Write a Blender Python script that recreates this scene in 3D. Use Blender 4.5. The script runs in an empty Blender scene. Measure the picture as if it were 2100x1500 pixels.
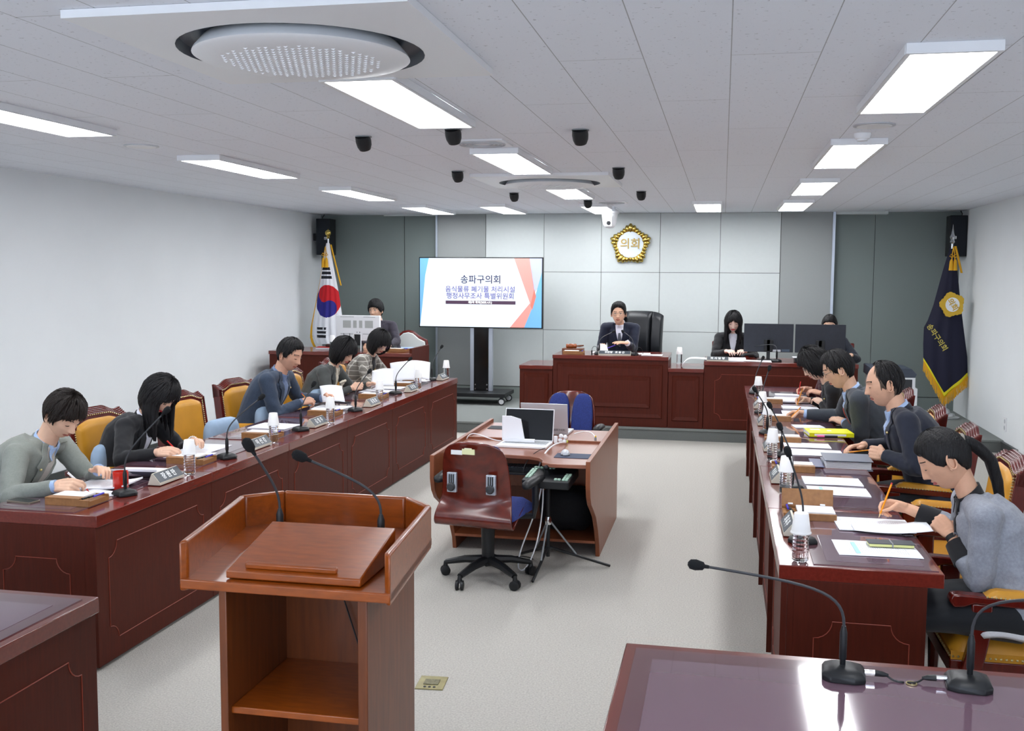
import bpy, bmesh, math, random
from math import sin, cos, pi, radians, sqrt, exp
from mathutils import Vector, Matrix, Euler, noise
from mathutils.bvhtree import BVHTree
random.seed(7)
SC = bpy.context.scene
COL = SC.collection

# ------------------------------------------------------------------ camera
cam = bpy.data.objects.new('camera', bpy.data.cameras.new('camera'))
COL.objects.link(cam)
yaw, pitch, roll = radians(11.58), radians(5.06), radians(-0.35)
f_ = Vector((-sin(yaw)*cos(pitch), cos(yaw)*cos(pitch), -sin(pitch)))
r_ = Vector((cos(yaw), sin(yaw), 0)); d_ = f_.cross(r_)
r2 = cos(roll)*r_ + sin(roll)*d_; d2 = -sin(roll)*r_ + cos(roll)*d_
M = Matrix((r2, -d2, -f_)).transposed().to_4x4(); M.translation = (0, 0, 1.9)
cam.matrix_world = M
cam.data.sensor_width = 36; cam.data.lens = 36.0; cam.data.clip_end = 60; cam.data.clip_start = .02
SC.camera = cam
# ------------------------------------------------------------------ world, exposure
w = bpy.data.worlds.new('world'); SC.world = w; w.use_nodes = True
w.node_tree.nodes['Background'].inputs[0].default_value = (.8, .85, .95, 1)
w.node_tree.nodes['Background'].inputs[1].default_value = .3
SC.view_settings.view_transform = 'Standard'; SC.view_settings.look = 'None'
SC.view_settings.exposure = 0.34; SC.view_settings.gamma = 1; SC.view_settings.use_curve_mapping = False
SC.cycles.caustics_reflective = False; SC.cycles.caustics_refractive = False
LAMP_POWER = 16.0
FILL_PANEL_POWER = 4.6   # glow of the fill panels added unseen behind the camera
HC = 2.76      # ceiling height
XL, XR, YB, YF = -5.85, 3.03, 14.3, -3.2
PZ = .137      # platform height

# ------------------------------------------------------------------ materials
def srgb(r, g, b):
    return tuple((c/255/12.92 if c/255 <= .04045 else ((c/255+.055)/1.055)**2.4) for c in (r, g, b)) + (1,)
MATS = {}
def mat(name, col, rough=.5, metal=0, spec=.5, coat=0, bump=0, bscale=60, var=0, vscale=20, emit=None, trans=0, ior=1.45, sheen=0, stretch=None, alpha=1, detail=3, coat_rough=.1):
    if name in MATS: return MATS[name]
    m = bpy.data.materials.new(name); m.use_nodes = True; MATS[name] = m
    nt = m.node_tree; b = nt.nodes['Principled BSDF']
    c = srgb(*col)
    b.inputs['Base Color'].default_value = c
    b.inputs['Roughness'].default_value = rough
    b.inputs['Metallic'].default_value = metal
    b.inputs['Specular IOR Level'].default_value = spec
    b.inputs['Coat Weight'].default_value = coat
    b.inputs['Coat Roughness'].default_value = coat_rough
    b.inputs['Transmission Weight'].default_value = trans
    b.inputs['IOR'].default_value = ior
    b.inputs['Sheen Weight'].default_value = sheen
    b.inputs['Alpha'].default_value = alpha
    if emit:
        b.inputs['Emission Color'].default_value = c; b.inputs['Emission Strength'].default_value = emit
    if var or bump:
        tc = nt.nodes.new('ShaderNodeTexCoord'); mp = nt.nodes.new('ShaderNodeMapping')
        nt.links.new(tc.outputs['Object'], mp.inputs[0])
        if stretch: mp.inputs['Scale'].default_value = stretch
        if var:
            n = nt.nodes.new('ShaderNodeTexNoise'); n.inputs['Scale'].default_value = vscale; n.inputs['Detail'].default_value = detail
            nt.links.new(mp.outputs[0], n.inputs['Vector'])
            rp = nt.nodes.new('ShaderNodeValToRGB'); nt.links.new(n.outputs[0], rp.inputs[0])
            rp.color_ramp.elements[0].position = .3; rp.color_ramp.elements[1].position = .7
            rp.color_ramp.elements[0].color = tuple(x*(1-var) for x in c[:3])+(1,)
            rp.color_ramp.elements[1].color = tuple(min(1, x*(1+var)) for x in c[:3])+(1,)
            nt.links.new(rp.outputs[0], b.inputs['Base Color'])
            if emit: nt.links.new(rp.outputs[0], b.inputs['Emission Color'])
        if bump:
            n2 = nt.nodes.new('ShaderNodeTexNoise'); n2.inputs['Scale'].default_value = bscale; n2.inputs['Detail'].default_value = detail
            nt.links.new(mp.outputs[0], n2.inputs['Vector'])
            bp = nt.nodes.new('ShaderNodeBump'); bp.inputs['Strength'].default_value = bump; bp.inputs['Distance'].default_value = .01
            nt.links.new(n2.outputs[0], bp.inputs['Height']); nt.links.new(bp.outputs[0], b.inputs['Normal'])
    return m
def wood(name, col, rough=.3, coat=.3, stretch=(14, 14, 1.2), var=.28, cr=.12):
    return mat(name, col, rough=rough, coat=coat, var=var, vscale=5, stretch=stretch, detail=6, coat_rough=cr)
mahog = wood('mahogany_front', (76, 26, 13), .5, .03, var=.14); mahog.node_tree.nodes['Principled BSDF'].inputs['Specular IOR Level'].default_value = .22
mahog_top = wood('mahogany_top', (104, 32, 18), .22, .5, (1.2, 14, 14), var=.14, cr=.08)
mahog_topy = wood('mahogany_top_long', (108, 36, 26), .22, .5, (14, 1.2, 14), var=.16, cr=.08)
carve = mat('groove_line', (140, 58, 40), .4)
glass_top = mat('desk_glass_film', (96, 62, 70), .12, coat=.8, coat_rough=.04)
glass_film2 = mat('desk_glass_inner_film', (112, 86, 100), .10, coat=1, coat_rough=.03)
lect = wood('lectern_wood', (142, 68, 14), .3, .4, (3, 12, 12), var=.2)
lect_v = wood('lectern_wood_vertical', (104, 52, 20), .4, .2, (12, 12, 1), var=.2)
deskw = wood('office_desk_wood', (134, 74, 44), .4, .15, (12, 12, 1.2), var=.12)
desktopw = wood('office_desk_top', (150, 96, 76), .3, .3, (1.5, 12, 12), var=.08)
chairw = wood('armchair_wood', (92, 20, 12), .25, .5, (10, 10, 2), var=.15)
chairw_hi = wood('armchair_crest_edge', (150, 70, 55), .2, .8, (10, 10, 2), var=.15)
ply = wood('plywood_shell', (94, 32, 22), .22, .5, (2, 9, 3), var=.35)
leather = mat('yellow_leather', (206, 146, 42), .42, coat=.15, bump=.06, bscale=250, var=.06, vscale=9)
brass = mat('brass_nails', (205, 190, 140), .3, metal=.9)
blackl = mat('black_leather', (26, 28, 32), .34, bump=.15, bscale=120)
black = mat('black_plastic', (22, 24, 27), .45)
blackg = mat('black_gloss', (12, 13, 16), .12)
darkgrey = mat('dark_grey_plastic', (52, 54, 58), .5)
grey = mat('grey_plastic', (140, 144, 148), .45)
lgold = mat('letter_gold', (172, 146, 78), .4, metal=.4)
lgrey = mat('silver_plastic', (196, 200, 206), .35, metal=.2)
white = mat('white_plastic', (238, 240, 243), .4)
paper = mat('white_paper', (240, 242, 247), .7)
papergrey = mat('printed_lines_grey', (176, 180, 190), .8)
cupm = mat('paper_cup', (246, 246, 246), .6)
chrome = mat('chrome', (210, 212, 215), .15, metal=1)
alu = mat('aluminium', (190, 198, 210), .35, metal=.6)
gold = mat('gold', (204, 178, 96), .22, metal=1)
goldc = mat('gold_cord', (235, 176, 30), .6, bump=.3, bscale=300)
bluef = mat('blue_patterned_fabric', (44, 58, 122), .9, var=.22, vscale=120)
ltblue = mat('pale_blue_fabric', (158, 182, 208), .85, bump=.1, bscale=300, var=.04)
bottlem = mat('clear_water_bottle', (250, 252, 255), .04, trans=1, ior=1.3)
orange = mat('orange_pencil', (238, 150, 20), .4)
redp = mat('red_pen', (200, 30, 30), .4)
yellowm = mat('yellow_book_cover', (226, 226, 10), .5)
pinkm = mat('pink_marker', (240, 110, 170), .5)
boxw = wood('pen_tray_wood', (152, 106, 62), .5, .1, (10, 2, 10), var=.14)
lblw = mat('white_letters', (235, 238, 238), .6)
lbld = mat('nameplate_dark_face', (58, 66, 74), .35)
cream = mat('nameplate_cream', (212, 208, 192), .5)
inkm = mat('screen_ink_violet', (88, 84, 140), .6)

def image_free_room():
    # walls
    mat('wall_paint', (240, 244, 246), .75, bump=.03, bscale=300, var=.012, vscale=2)
    # floor carpet
    m = mat('beige_carpet', (186, 183, 176), .95, bump=.5, bscale=150, var=.17, vscale=110, detail=5)
    mat('grey_platform_carpet', (128, 132, 130), .95, bump=.3, bscale=260, var=.12, vscale=160)
    mat('platform_riser_carpet', (108, 112, 110), .95, bump=.3, bscale=260, var=.1, vscale=160)
    mat('panel_white', (200, 206, 205), .6, var=.01)
    mat('panel_grey', (150, 154, 153), .55, var=.02, vscale=60, stretch=(1, 1, 8))
    mat('panel_dark', (122, 132, 130), .55, var=.02, vscale=60, stretch=(1, 1, 8))
    mat('baseboard_dark', (62, 66, 66), .5); mat('baseboard_grey', (134, 142, 138), .5)
    m = mat('ceiling_tiles', (236, 237, 242), .85)
    nt = m.node_tree; b = nt.nodes['Principled BSDF']
    tc = nt.nodes.new('ShaderNodeTexCoord'); mp = nt.nodes.new('ShaderNodeMapping')
    mp.inputs['Rotation'].default_value = (0, 0, radians(90)); mp.inputs['Location'].default_value = (1.1, -.01, 0)
    nt.links.new(tc.outputs['Object'], mp.inputs[0])
    br = nt.nodes.new('ShaderNodeTexBrick'); br.inputs['Scale'].default_value = 1
    br.inputs['Brick Width'].default_value = 2.05; br.inputs['Row Height'].default_value = .34
    br.inputs['Mortar Size'].default_value = .0022; br.inputs['Mortar Smooth'].default_value = .2
    c = srgb(240, 244, 252)
    br.inputs['Color1'].default_value = c; br.inputs['Color2'].default_value = tuple(x*.985 for x in c[:3])+(1,)
    br.inputs['Mortar'].default_value = srgb(178, 180, 184)
    nt.links.new(mp.outputs[0], br.inputs['Vector'])
    n = nt.nodes.new('ShaderNodeTexNoise'); n.inputs['Scale'].default_value = 55; n.inputs['Detail'].default_value = 2
    nt.links.new(tc.outputs['Object'], n.inputs['Vector'])
    rp = nt.nodes.new('ShaderNodeValToRGB'); rp.color_ramp.elements[0].position = .29; rp.color_ramp.elements[1].position = .33
    rp.color_ramp.elements[0].color = (.72, .72, .72, 1); nt.links.new(n.outputs[0], rp.inputs[0])
    mx = nt.nodes.new('ShaderNodeMix'); mx.data_type = 'RGBA'; mx.blend_type = 'MULTIPLY'; mx.inputs[0].default_value = 1
    nt.links.new(br.outputs[0], mx.inputs[6]); nt.links.new(rp.outputs[0], mx.inputs[7]); nt.links.new(mx.outputs[2], b.inputs['Base Color'])
image_free_room()

# ------------------------------------------------------------------ mesh builder
class MB:
    def __init__(s): s.v = []; s.f = []; s.m = []; s.T = Matrix()
    def add(s, vs, fs, m=0):
        n = len(s.v); T = s.T
        s.v += [T @ Vector(p) for p in vs]; s.f += [tuple(i+n for i in f) for f in fs]; s.m += [m]*len(fs); return s
    def box(s, a, b, m=0):
        x0, y0, z0 = a; x1, y1, z1 = b
        vs = [(x0,y0,z0),(x1,y0,z0),(x1,y1,z0),(x0,y1,z0),(x0,y0,z1),(x1,y0,z1),(x1,y1,z1),(x0,y1,z1)]
        return s.add(vs, [(0,3,2,1),(4,5,6,7),(0,1,5,4),(1,2,6,5),(2,3,7,6),(3,0,4,7)], m)
    def cbox(s, c, d, m=0):
        return s.box([c[i]-d[i]/2 for i in range(3)], [c[i]+d[i]/2 for i in range(3)], m)
    def rbox(s, a, b, r, m=0, n=4, z=True):      # box with rounded vertical corners
        x0, y0, z0 = a; x1, y1, z1 = b; p = []
        for cx, cy, a0 in ((x1-r, y1-r, 0), (x0+r, y1-r, 90), (x0+r, y0+r, 180), (x1-r, y0+r, 270)):
            for i in range(n+1):
                t = radians(a0+90*i/n); p.append((cx+r*cos(t), cy+r*sin(t)))
        return s.prism(p, z0, z1, m)
    def prism(s, poly, z0, z1, m=0, ax='z'):
        n = len(poly)
        def P(x, y, z): return {'z': (x, y, z), 'y': (x, z, y), 'x': (z, x, y)}[ax]
        vs = [P(x, y, z0) for x, y in poly]+[P(x, y, z1) for x, y in poly]
        fs = [tuple(range(n))[::-1], tuple(range(n, 2*n))]+[(i, (i+1) % n, n+(i+1) % n, n+i) for i in range(n)]
        return s.add(vs, fs, m)
    def tube(s, pts, rs, n=10, m=0, cap=True, flat=None, up=None):
        pts = [Vector(p) for p in pts]
        if not hasattr(rs, '__len__'): rs = [rs]*len(pts)
        vs, fs = [], []
        t0 = (pts[1]-pts[0]).normalized()
        a = Vector(up) if up else (Vector((0, 0, 1)) if abs(t0.z) < .9 else Vector((1, 0, 0)))
        u = (a - t0*a.dot(t0)).normalized()
        for i, p in enumerate(pts):
            t = (pts[min(i+1, len(pts)-1)]-pts[max(i-1, 0)]).normalized()
            u = (u - t*u.dot(t)).normalized(); v = t.cross(u)
            r = rs[i]; ra, rb = (r if hasattr(r, '__len__') else (r, r))
            for k in range(n):
                q = 2*pi*k/n; vs.append(p+u*(cos(q)*ra)+v*(sin(q)*rb))
        for i in range(len(pts)-1):
            for k in range(n):
                fs.append((i*n+k, i*n+(k+1) % n, (i+1)*n+(k+1) % n, (i+1)*n+k))
        if cap: fs += [tuple(range(n))[::-1], tuple((len(pts)-1)*n+k for k in range(n))]
        return s.add(vs, fs, m)
    def lathe(s, prof, n=24, m=0, c=(0, 0, 0), cap=True):
        vs, fs = [], []
        for r, z in prof:
            for k in range(n): vs.append((c[0]+r*cos(2*pi*k/n), c[1]+r*sin(2*pi*k/n), c[2]+z))
        for i in range(len(prof)-1):
            for k in range(n): fs.append((i*n+k, i*n+(k+1) % n, (i+1)*n+(k+1) % n, (i+1)*n+k))
        if cap: fs += [tuple(range(n))[::-1], tuple((len(prof)-1)*n+k for k in range(n))]
        return s.add(vs, fs, m)
    def ball(s, c, r, m=0, n=10, q=6):
        r = r if hasattr(r, '__len__') else (r, r, r)
        vs, fs = [], []
        for i in range(q+1):
            a = pi*i/q
            for k in range(n): vs.append((c[0]+r[0]*sin(a)*cos(2*pi*k/n), c[1]+r[1]*sin(a)*sin(2*pi*k/n), c[2]-r[2]*cos(a)))
        for i in range(q):
            for k in range(n): fs.append((i*n+k, i*n+(k+1) % n, (i+1)*n+(k+1) % n, (i+1)*n+k))
        return s.add(vs, fs, m)
    def grid(s, fn, nu, nv, m=0, wrap=False):
        vs = [fn(i/nu, j/nv) for j in range(nv+1) for i in range(nu+1)]
        W = nu+1
        return s.add(vs, [(j*W+i, j*W+i+1, (j+1)*W+i+1, (j+1)*W+i) for j in range(nv) for i in range(nu)], m)
    def build(s, name, mats, parent=None, bevel=0, smooth=35, loc=None, seg=2, mods=()):
        me = bpy.data.meshes.new(name); me.from_pydata([tuple(v) for v in s.v], [], s.f)
        for mt in (mats if isinstance(mats, (list, tuple)) else [mats]): me.materials.append(mt)
        me.polygons.foreach_set('material_index', s.m)
        bm = bmesh.new(); bm.from_mesh(me)
        bmesh.ops.remove_doubles(bm, verts=bm.verts, dist=1e-6)
        bmesh.ops.recalc_face_normals(bm, faces=bm.faces)
        bm.to_mesh(me); bm.free()
        if smooth:
            me.polygons.foreach_set('use_smooth', [True]*len(me.polygons)); me.set_sharp_from_angle(angle=radians(smooth))
        o = bpy.data.objects.new(name, me); COL.objects.link(o)
        if parent: o.parent = parent
        if loc: o.location = loc
        if bevel:
            md = o.modifiers.new('bevel', 'BEVEL'); md.width = bevel; md.segments = seg; md.limit_method = 'ANGLE'; md.angle_limit = radians(40)
        return o
def tag(o, label=None, cat=None, group=None, kind=None):
    if label: o['label'] = label
    if cat: o['category'] = cat
    if group: o['group'] = group
    if kind: o['kind'] = kind
    return o
def thing(name, label, cat, loc=(0, 0, 0), rz=0, group=None):
    o = bpy.data.objects.new(name, None); COL.objects.link(o); o.location = loc; o.rotation_euler = (0, 0, rz)
    o.empty_display_size = .1
    return tag(o, label, cat, group)
def struct(o): o['kind'] = 'structure'; return o
def dup(o, loc=None, rz=None, label=None, group=None, parent=None):
    c = o.copy(); COL.objects.link(c)
    if parent: c.parent = parent
    for ch in list(o.children): dup(ch, parent=c)
    if loc is not None: c.location = loc
    if rz is not None: c.rotation_euler = (0, 0, rz)
    if label: c['label'] = label
    if group: c['group'] = group
    return c
def text_mesh(name, body, size, m, parent, T, extrude=.0008, align='CENTER', bold=0):
    cu = bpy.data.curves.new(name, 'FONT'); cu.body = body; cu.size = size; cu.extrude = extrude; cu.align_x = align; cu.align_y = 'CENTER'; cu.offset = bold
    cu.resolution_u = 3
    t = bpy.data.objects.new(name, cu); COL.objects.link(t)
    dg = bpy.context.evaluated_depsgraph_get()
    me = bpy.data.meshes.new_from_object(t.evaluated_get(dg)); bpy.data.objects.remove(t)
    me.transform(T); me.materials.clear(); me.materials.append(m)
    o = bpy.data.objects.new(name, me); COL.objects.link(o)
    if parent: o.parent = parent
    return o
def frame(origin, right, up):
    r = Vector(right).normalized(); u = Vector(up).normalized(); n = r.cross(u)
    T = Matrix((r, u, n)).transposed().to_4x4(); T.translation = origin
    return T
def lerp(a, b, t): return a+(b-a)*t
def sm(a, b, x):
    t = min(1, max(0, (x-a)/(b-a))); return t*t*(3-2*t)
def bez(p0, p1, p2, p3, n=10):
    p0, p1, p2, p3 = map(Vector, (p0, p1, p2, p3))
    return [p0*(1-t)**3+3*p1*t*(1-t)**2+3*p2*t*t*(1-t)+p3*t**3 for t in (i/n for i in range(n+1))]

# ------------------------------------------------------------------ room shell
wallm = MATS['wall_paint']
struct(MB().box((XL-.1, YF, -.1), (XR+.1, 14.5, 0)).build('floor', MATS['beige_carpet'], smooth=0))
struct(MB().box((XL-.1, YF, HC), (XR+.1, 14.5, HC+.1)).build('ceiling', MATS['ceiling_tiles'], smooth=0))
struct(MB().box((XL-.1, YF, 0), (XL, 14.5, HC)).build('wall_left', wallm, smooth=0))
struct(MB().box((XR, YF, 0), (XR+.1, 14.5, HC)).build('wall_right', wallm, smooth=0))
struct(MB().box((XL-.1, YF-.1, 0), (XR+.1, YF, HC)).build('wall_behind_camera', wallm, smooth=0))
b = MB().box((XL, 11.88, 0), (XR, 14.42, PZ-.004), 1).box((XL, 11.87, PZ-.02), (XR, 14.42, PZ), 0)
struct(b.build('floor_platform', [MATS['grey_platform_carpet'], MATS['platform_riser_carpet']], smooth=0))
# back wall: white panels in the middle, grey flanks, dark sides set slightly behind
xs = [-3.32, -2.48, -1.67, -.86, -.05, .745]; zs = [.31, 1.13, 1.945, HC]
b = MB().box((-4.04, YB+.012, PZ), (1.42, YB+.12, HC), 3)
g = .006
for i in range(5):
    for j in range(3): b.box((xs[i]+g/2, YB-.008, zs[j]+g/2), (xs[i+1]-g/2, YB+.02, zs[j+1]-g/2), 0)
b.box((-4.03, YB-.008, .31), (-3.32-g, YB+.02, HC), 1).box((.745+g, YB-.008, .31), (1.41, YB+.02, HC), 1)
b.box((-4.055, YB-.03, PZ), (-4.03, YB+.12, HC), 2).box((1.41, YB-.03, PZ), (1.445, YB+.12, HC), 2)
for a0, a1 in ((XL, -4.56), (-4.555, -4.055)): b.box((a0, YB+.1, .31), (a1-.006, YB+.14, HC), 4)
for a0, a1 in ((1.445, 1.96), (1.966, XR)): b.box((a0, YB+.1, .31), (a1, YB+.14, HC), 4)
b.box((XL, YB+.12, PZ), (XR, YB+.2, HC), 3)
struct(b.build('wall_back', [MATS['panel_white'], MATS['panel_grey'], alu, MATS['baseboard_dark'], MATS['panel_dark']], smooth=0))
struct(MB().box((-4.03, YB-.014, PZ), (1.41, YB+.01, .30)).build('baseboard_back', MATS['baseboard_grey'], smooth=0))
struct(MB().box((XL, YB+.09, PZ), (-4.055, YB+.11, .30)).build('baseboard_back_left', MATS['panel_dark'], smooth=0))
struct(MB().box((1.445, YB+.09, PZ), (XR, YB+.11, .30)).build('baseboard_back_right', MATS['panel_dark'], smooth=0))
struct(MB().box((XR-.03, YF, 0), (XR, 11.86, .11)).box((XR-.035, 11.3, .10), (XR, 11.86, .13)).build('baseboard_right', MATS['baseboard_dark'], bevel=.004))
struct(MB().box((XL, YF, 0), (XL+.02, 11.86, .1)).build('baseboard_left', MATS['baseboard_dark'], smooth=0))
struct(MB().box((1.45, YB-.05, HC-.035), (2.1, YB+.1, HC)).build('trim_1', MATS['panel_white'], smooth=0))
struct(MB().box((-4.85, YB+.02, HC-.02), (-4.06, YB+.1, HC)).build('trim_2', MATS['panel_white'], smooth=0))

# framed glowing panels, added unseen behind the camera to brighten the ceiling
fill_glow = mat('added_fill_glow', (226, 236, 252), .8, emit=FILL_PANEL_POWER)
for k, x in enumerate((-4.2, -1.4, 1.4)):
    o = MB().box((x-1.15, YF+.002, 1.0), (x+1.15, YF+.012, 2.6)).build('added_fill_panel_%d' % (k+1), fill_glow, smooth=0); struct(o)
    fr_ = MB()
    for a0, a1 in (((x-1.2, .95), (x+1.2, 1.0)), ((x-1.2, 2.6), (x+1.2, 2.65)), ((x-1.2, 1.0), (x-1.15, 2.6)), ((x+1.15, 1.0), (x+1.2, 2.6)), ((x-.02, 1.0), (x+.02, 2.6))):
        fr_.box((a0[0], YF, a0[1]), (a1[0], YF+.04, a1[1]))
    struct(fr_.build('trim_%d' % (k+3), alu, smooth=0))  # frames of the added fill panels, equally made up
# ------------------------------------------------------------------ ceiling lights
lampm = mat('lit_diffuser', (250, 252, 255), .5, emit=LAMP_POWER)
def ceil_light(x, y, label, L=1.42, first=[None]):
    if first[0] is None:
        t = thing('ceiling_light', label, 'ceiling light', (x, y, HC), 0, 'ceiling light panels')
        MB().box((-.17, -L/2-.02, -.04), (.17, -L/2, 0)).box((-.17, L/2, -.04), (.17, L/2+.02, 0)).box((-.17, -L/2, -.04), (-.15, L/2, 0)).box((.15, -L/2, -.04), (.17, L/2, 0)).build('frame', white, t, bevel=.002)
        MB().box((-.15, -L/2, -.036), (.15, L/2, -.006)).build('diffuser', lampm, t, smooth=0)
        first[0] = t; return t
    return dup(first[0], (x, y, HC), 0, label)
LA = ['left ceiling row', 'row left of the middle', 'ceiling row on the right']
names = {}
for x, ys, row in ((-3.78, (4.95, 7.7, 10.4, 13.0), 'ceiling row nearest the left wall'), (-1.55, (4.95, 7.63, 10.4, 13.1), 'ceiling row over the middle desk'), (.81, (4.8, 7.5, 10.15, 12.7), 'ceiling row over the right desks')):
    for y, wd in zip(ys, ('nearest lit panel', 'second lit panel', 'third lit panel', 'farthest lit panel')):
        ceil_light(x, y, f'{wd} in the {row}', 1.42)
ceil_light(-2.78, 13.0, 'lit ceiling panel above the wall television')
ceil_light(-.2, 12.8, 'lone lit ceiling panel right of the gold wall emblem')
ceil_light(-3.78, 1.6, 'lit ceiling panel behind the camera, left row')
ceil_light(.81, 1.6, 'lit ceiling panel behind the camera, right row')
ceil_light(-1.55, -1.2, 'lit ceiling panel behind the camera, middle row')

# round cassette air conditioners
acdark = mat('ac_recess', (52, 62, 76), .4)
def aircon(x, y, lab, z=HC):
    t = thing('air_conditioner', lab, 'air conditioner', (x, y, z), 0)
    R = .595
    b = MB()
    n = 48; vs = []; fs = []
    for ring, (fr, zz) in enumerate(((1.0, -.028), (0, -.036))):
        for k in range(n):
            a = 2*pi*k/n; c, s_ = cos(a), sin(a); q = R/max(abs(c), abs(s_)); rr = lerp(.475, q, fr) if fr else .455
            vs.append((rr*c, rr*s_, zz))
    vs += [(vs[k][0], vs[k][1], -.001) for k in range(n)]
    for k in range(n):
        k2 = (k+1) % n; fs += [(k, k2, n+k2, n+k), (k, k2, 2*n+k2, 2*n+k)]
    b.add(vs, fs); b.build('panel', white, t, smooth=50)
    b = MB(); b.lathe([(.455, -.037), (.44, -.006), (.40, -.003)], 48, cap=False)
    b.lathe([(.41, -.003), (.3, -.003)], 48, cap=False).build('air_outlet', acdark, t)
    b = MB(); b.lathe([(.36, -.004), (.395, -.045), (.40, -.056), (.385, -.064), (.3, -.072), (.0001, -.078)], 64, cap=False)
    b.build('cover_disc', white, t)
    b = MB()
    for i in range(-12, 13):
        for j in range(-9, 10):
            px, py = (i+.5*(j % 2))*.025, j*.033; r = sqrt(px*px+py*py)
            if r > .29 or (r > .25 and (i*7+j*3) % 3 == 0): continue
            zz = -.0775+.0055*(r/.3)**1.5; s_ = .0088
            b.add([(px-s_, py-s_*.7, zz), (px+s_, py-s_*.7, zz), (px, py+s_, zz), (px, py-s_*.4, zz-.005)], [(0, 1, 3), (1, 2, 3), (2, 0, 3)])
    b.build('grille', white, t, smooth=0)
    b = MB(); b.box((-.05, .425, -.03), (.05, .445, -.02)); b.box((-.05, .425, -.018), (.05, .445, -.010)).build('sensor', black, t)
    return t
aircon(-1.56, 3.68, 'large round white cassette air conditioner nearest on the ceiling')
aircon(-1.55, 9.2, 'smaller looking far round air conditioner between ceiling light panels')

# black ceiling spotlights
def spot(x, y, lab, first=[None]):
    if first[0]: return dup(first[0], (x, y, HC), None, lab)
    t = thing('ceiling_spotlight', lab, 'spotlight', (x, y, HC), 0, 'small black ceiling spotlights')
    MB().lathe([(.052, 0), (.052, -.006), (.046, -.008), (.0001, -.008)], 24, cap=False).build('mounting_ring', grey, t)
    b = MB(); b.T = Matrix.Translation((0, 0, -.03)) @ Matrix.Rotation(radians(32), 4, 'X')
    b.lathe([(.046, .035), (.049, 0), (.046, -.03), (.036, -.055), (.0001, -.055)], 20).build('lamp_head', black, t)
    first[0] = t; return t
for x, y, l in ((-2.23, 6.2, 'black ceiling spotlight farthest left, beside the nearest light panel'), (-1.59, 5.98, 'black ceiling spotlight at the far end of the big middle panel'),
    (-.85, 6.12, 'black ceiling spotlight on bare tiles, nearest on the right of centre'), (-2.19, 8.38, 'black ceiling spotlight left of the far air conditioner'), (-.84, 8.3, 'black ceiling spotlight right of the far air conditioner'),
    (-2.17, 10.65, 'small black spotlight left of the third middle light panel'), (-1.54, 11.8, 'small black spotlight just before the white dome camera'), (-.84, 10.62, 'small black spotlight right of the third middle light panel')):
    spot(x, y, l)
# vents, detectors, ptz camera
def vent(x, y, lab):
    t = thing('ceiling_vent', lab, 'ceiling vent', (x, y, HC))
    b = MB(); b.box((-.17, -.17, -.012), (.17, .17, 0)).build('plate', white, t, bevel=.003)
    b = MB()
    for r in (.15, .125, .1, .07): b.tube([(r*cos(a*pi/16), r*sin(a*pi/16), -.015) for a in range(33)], .005, 6, cap=False)
    b.build('ring', lgrey, t)
vent(-1.56, 6.6, 'square ceiling plate with round vent beyond the nearest middle light')
vent(-1.3, 12.1, 'small square ceiling vent plate just before the far wall')
t = thing('smoke_detector', 'white dome smoke detector before the second right light panel', 'smoke detector', (.8, 6.55, HC))
MB().lathe([(.05, 0), (.05, -.012), (.043, -.03), (.036, -.034)], 28).lathe([(.032, -.034), (.03, -.045), (.0001, -.048)], 24, cap=False).build('housing', white, t)
for x, y, l in ((.82, 6.2, 'flat round ceiling speaker grille beside the smoke detector'), (-3.9, 6.42, 'flat round ceiling speaker left, between two lit panels')):
    t = thing('ceiling_speaker', l, 'speaker', (x, y, HC))
    MB().lathe([(.115, 0), (.115, -.006), (.1, -.008)], 32).build('rim', lgrey, t)
    MB().lathe([(.1, -.004), (.095, -.010), (.0001, -.011)], 32, cap=False).build('grille', white, t)
t = thing('dome_camera', 'white pan tilt camera hanging from ceiling beside the gold emblem', 'camera', (-1.42, 13.0, HC), 0)
MB().lathe([(.075, 0), (.075, -.05), (.085, -.055)], 28).build('mount', lgrey, t)
MB().lathe([(.106, -.055), (.11, -.075), (.10, -.09), (.085, -.2), (.075, -.235), (.05, -.26), (.0001, -.27)], 32, cap=False).build('body', white, t)
MB().box((-.045, -.105, -.25), (.045, -.05, -.11)).build('lens_block', white, t, bevel=.008)
b = MB(); b.T = Matrix.Translation((0, -.104, -.205)) @ Matrix.Rotation(radians(90), 4, 'X'); b.lathe([(.026, 0), (.026, .008), (.02, .01), (.0001, .006)], 24, cap=False).build('lens', blackg, t)
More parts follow.
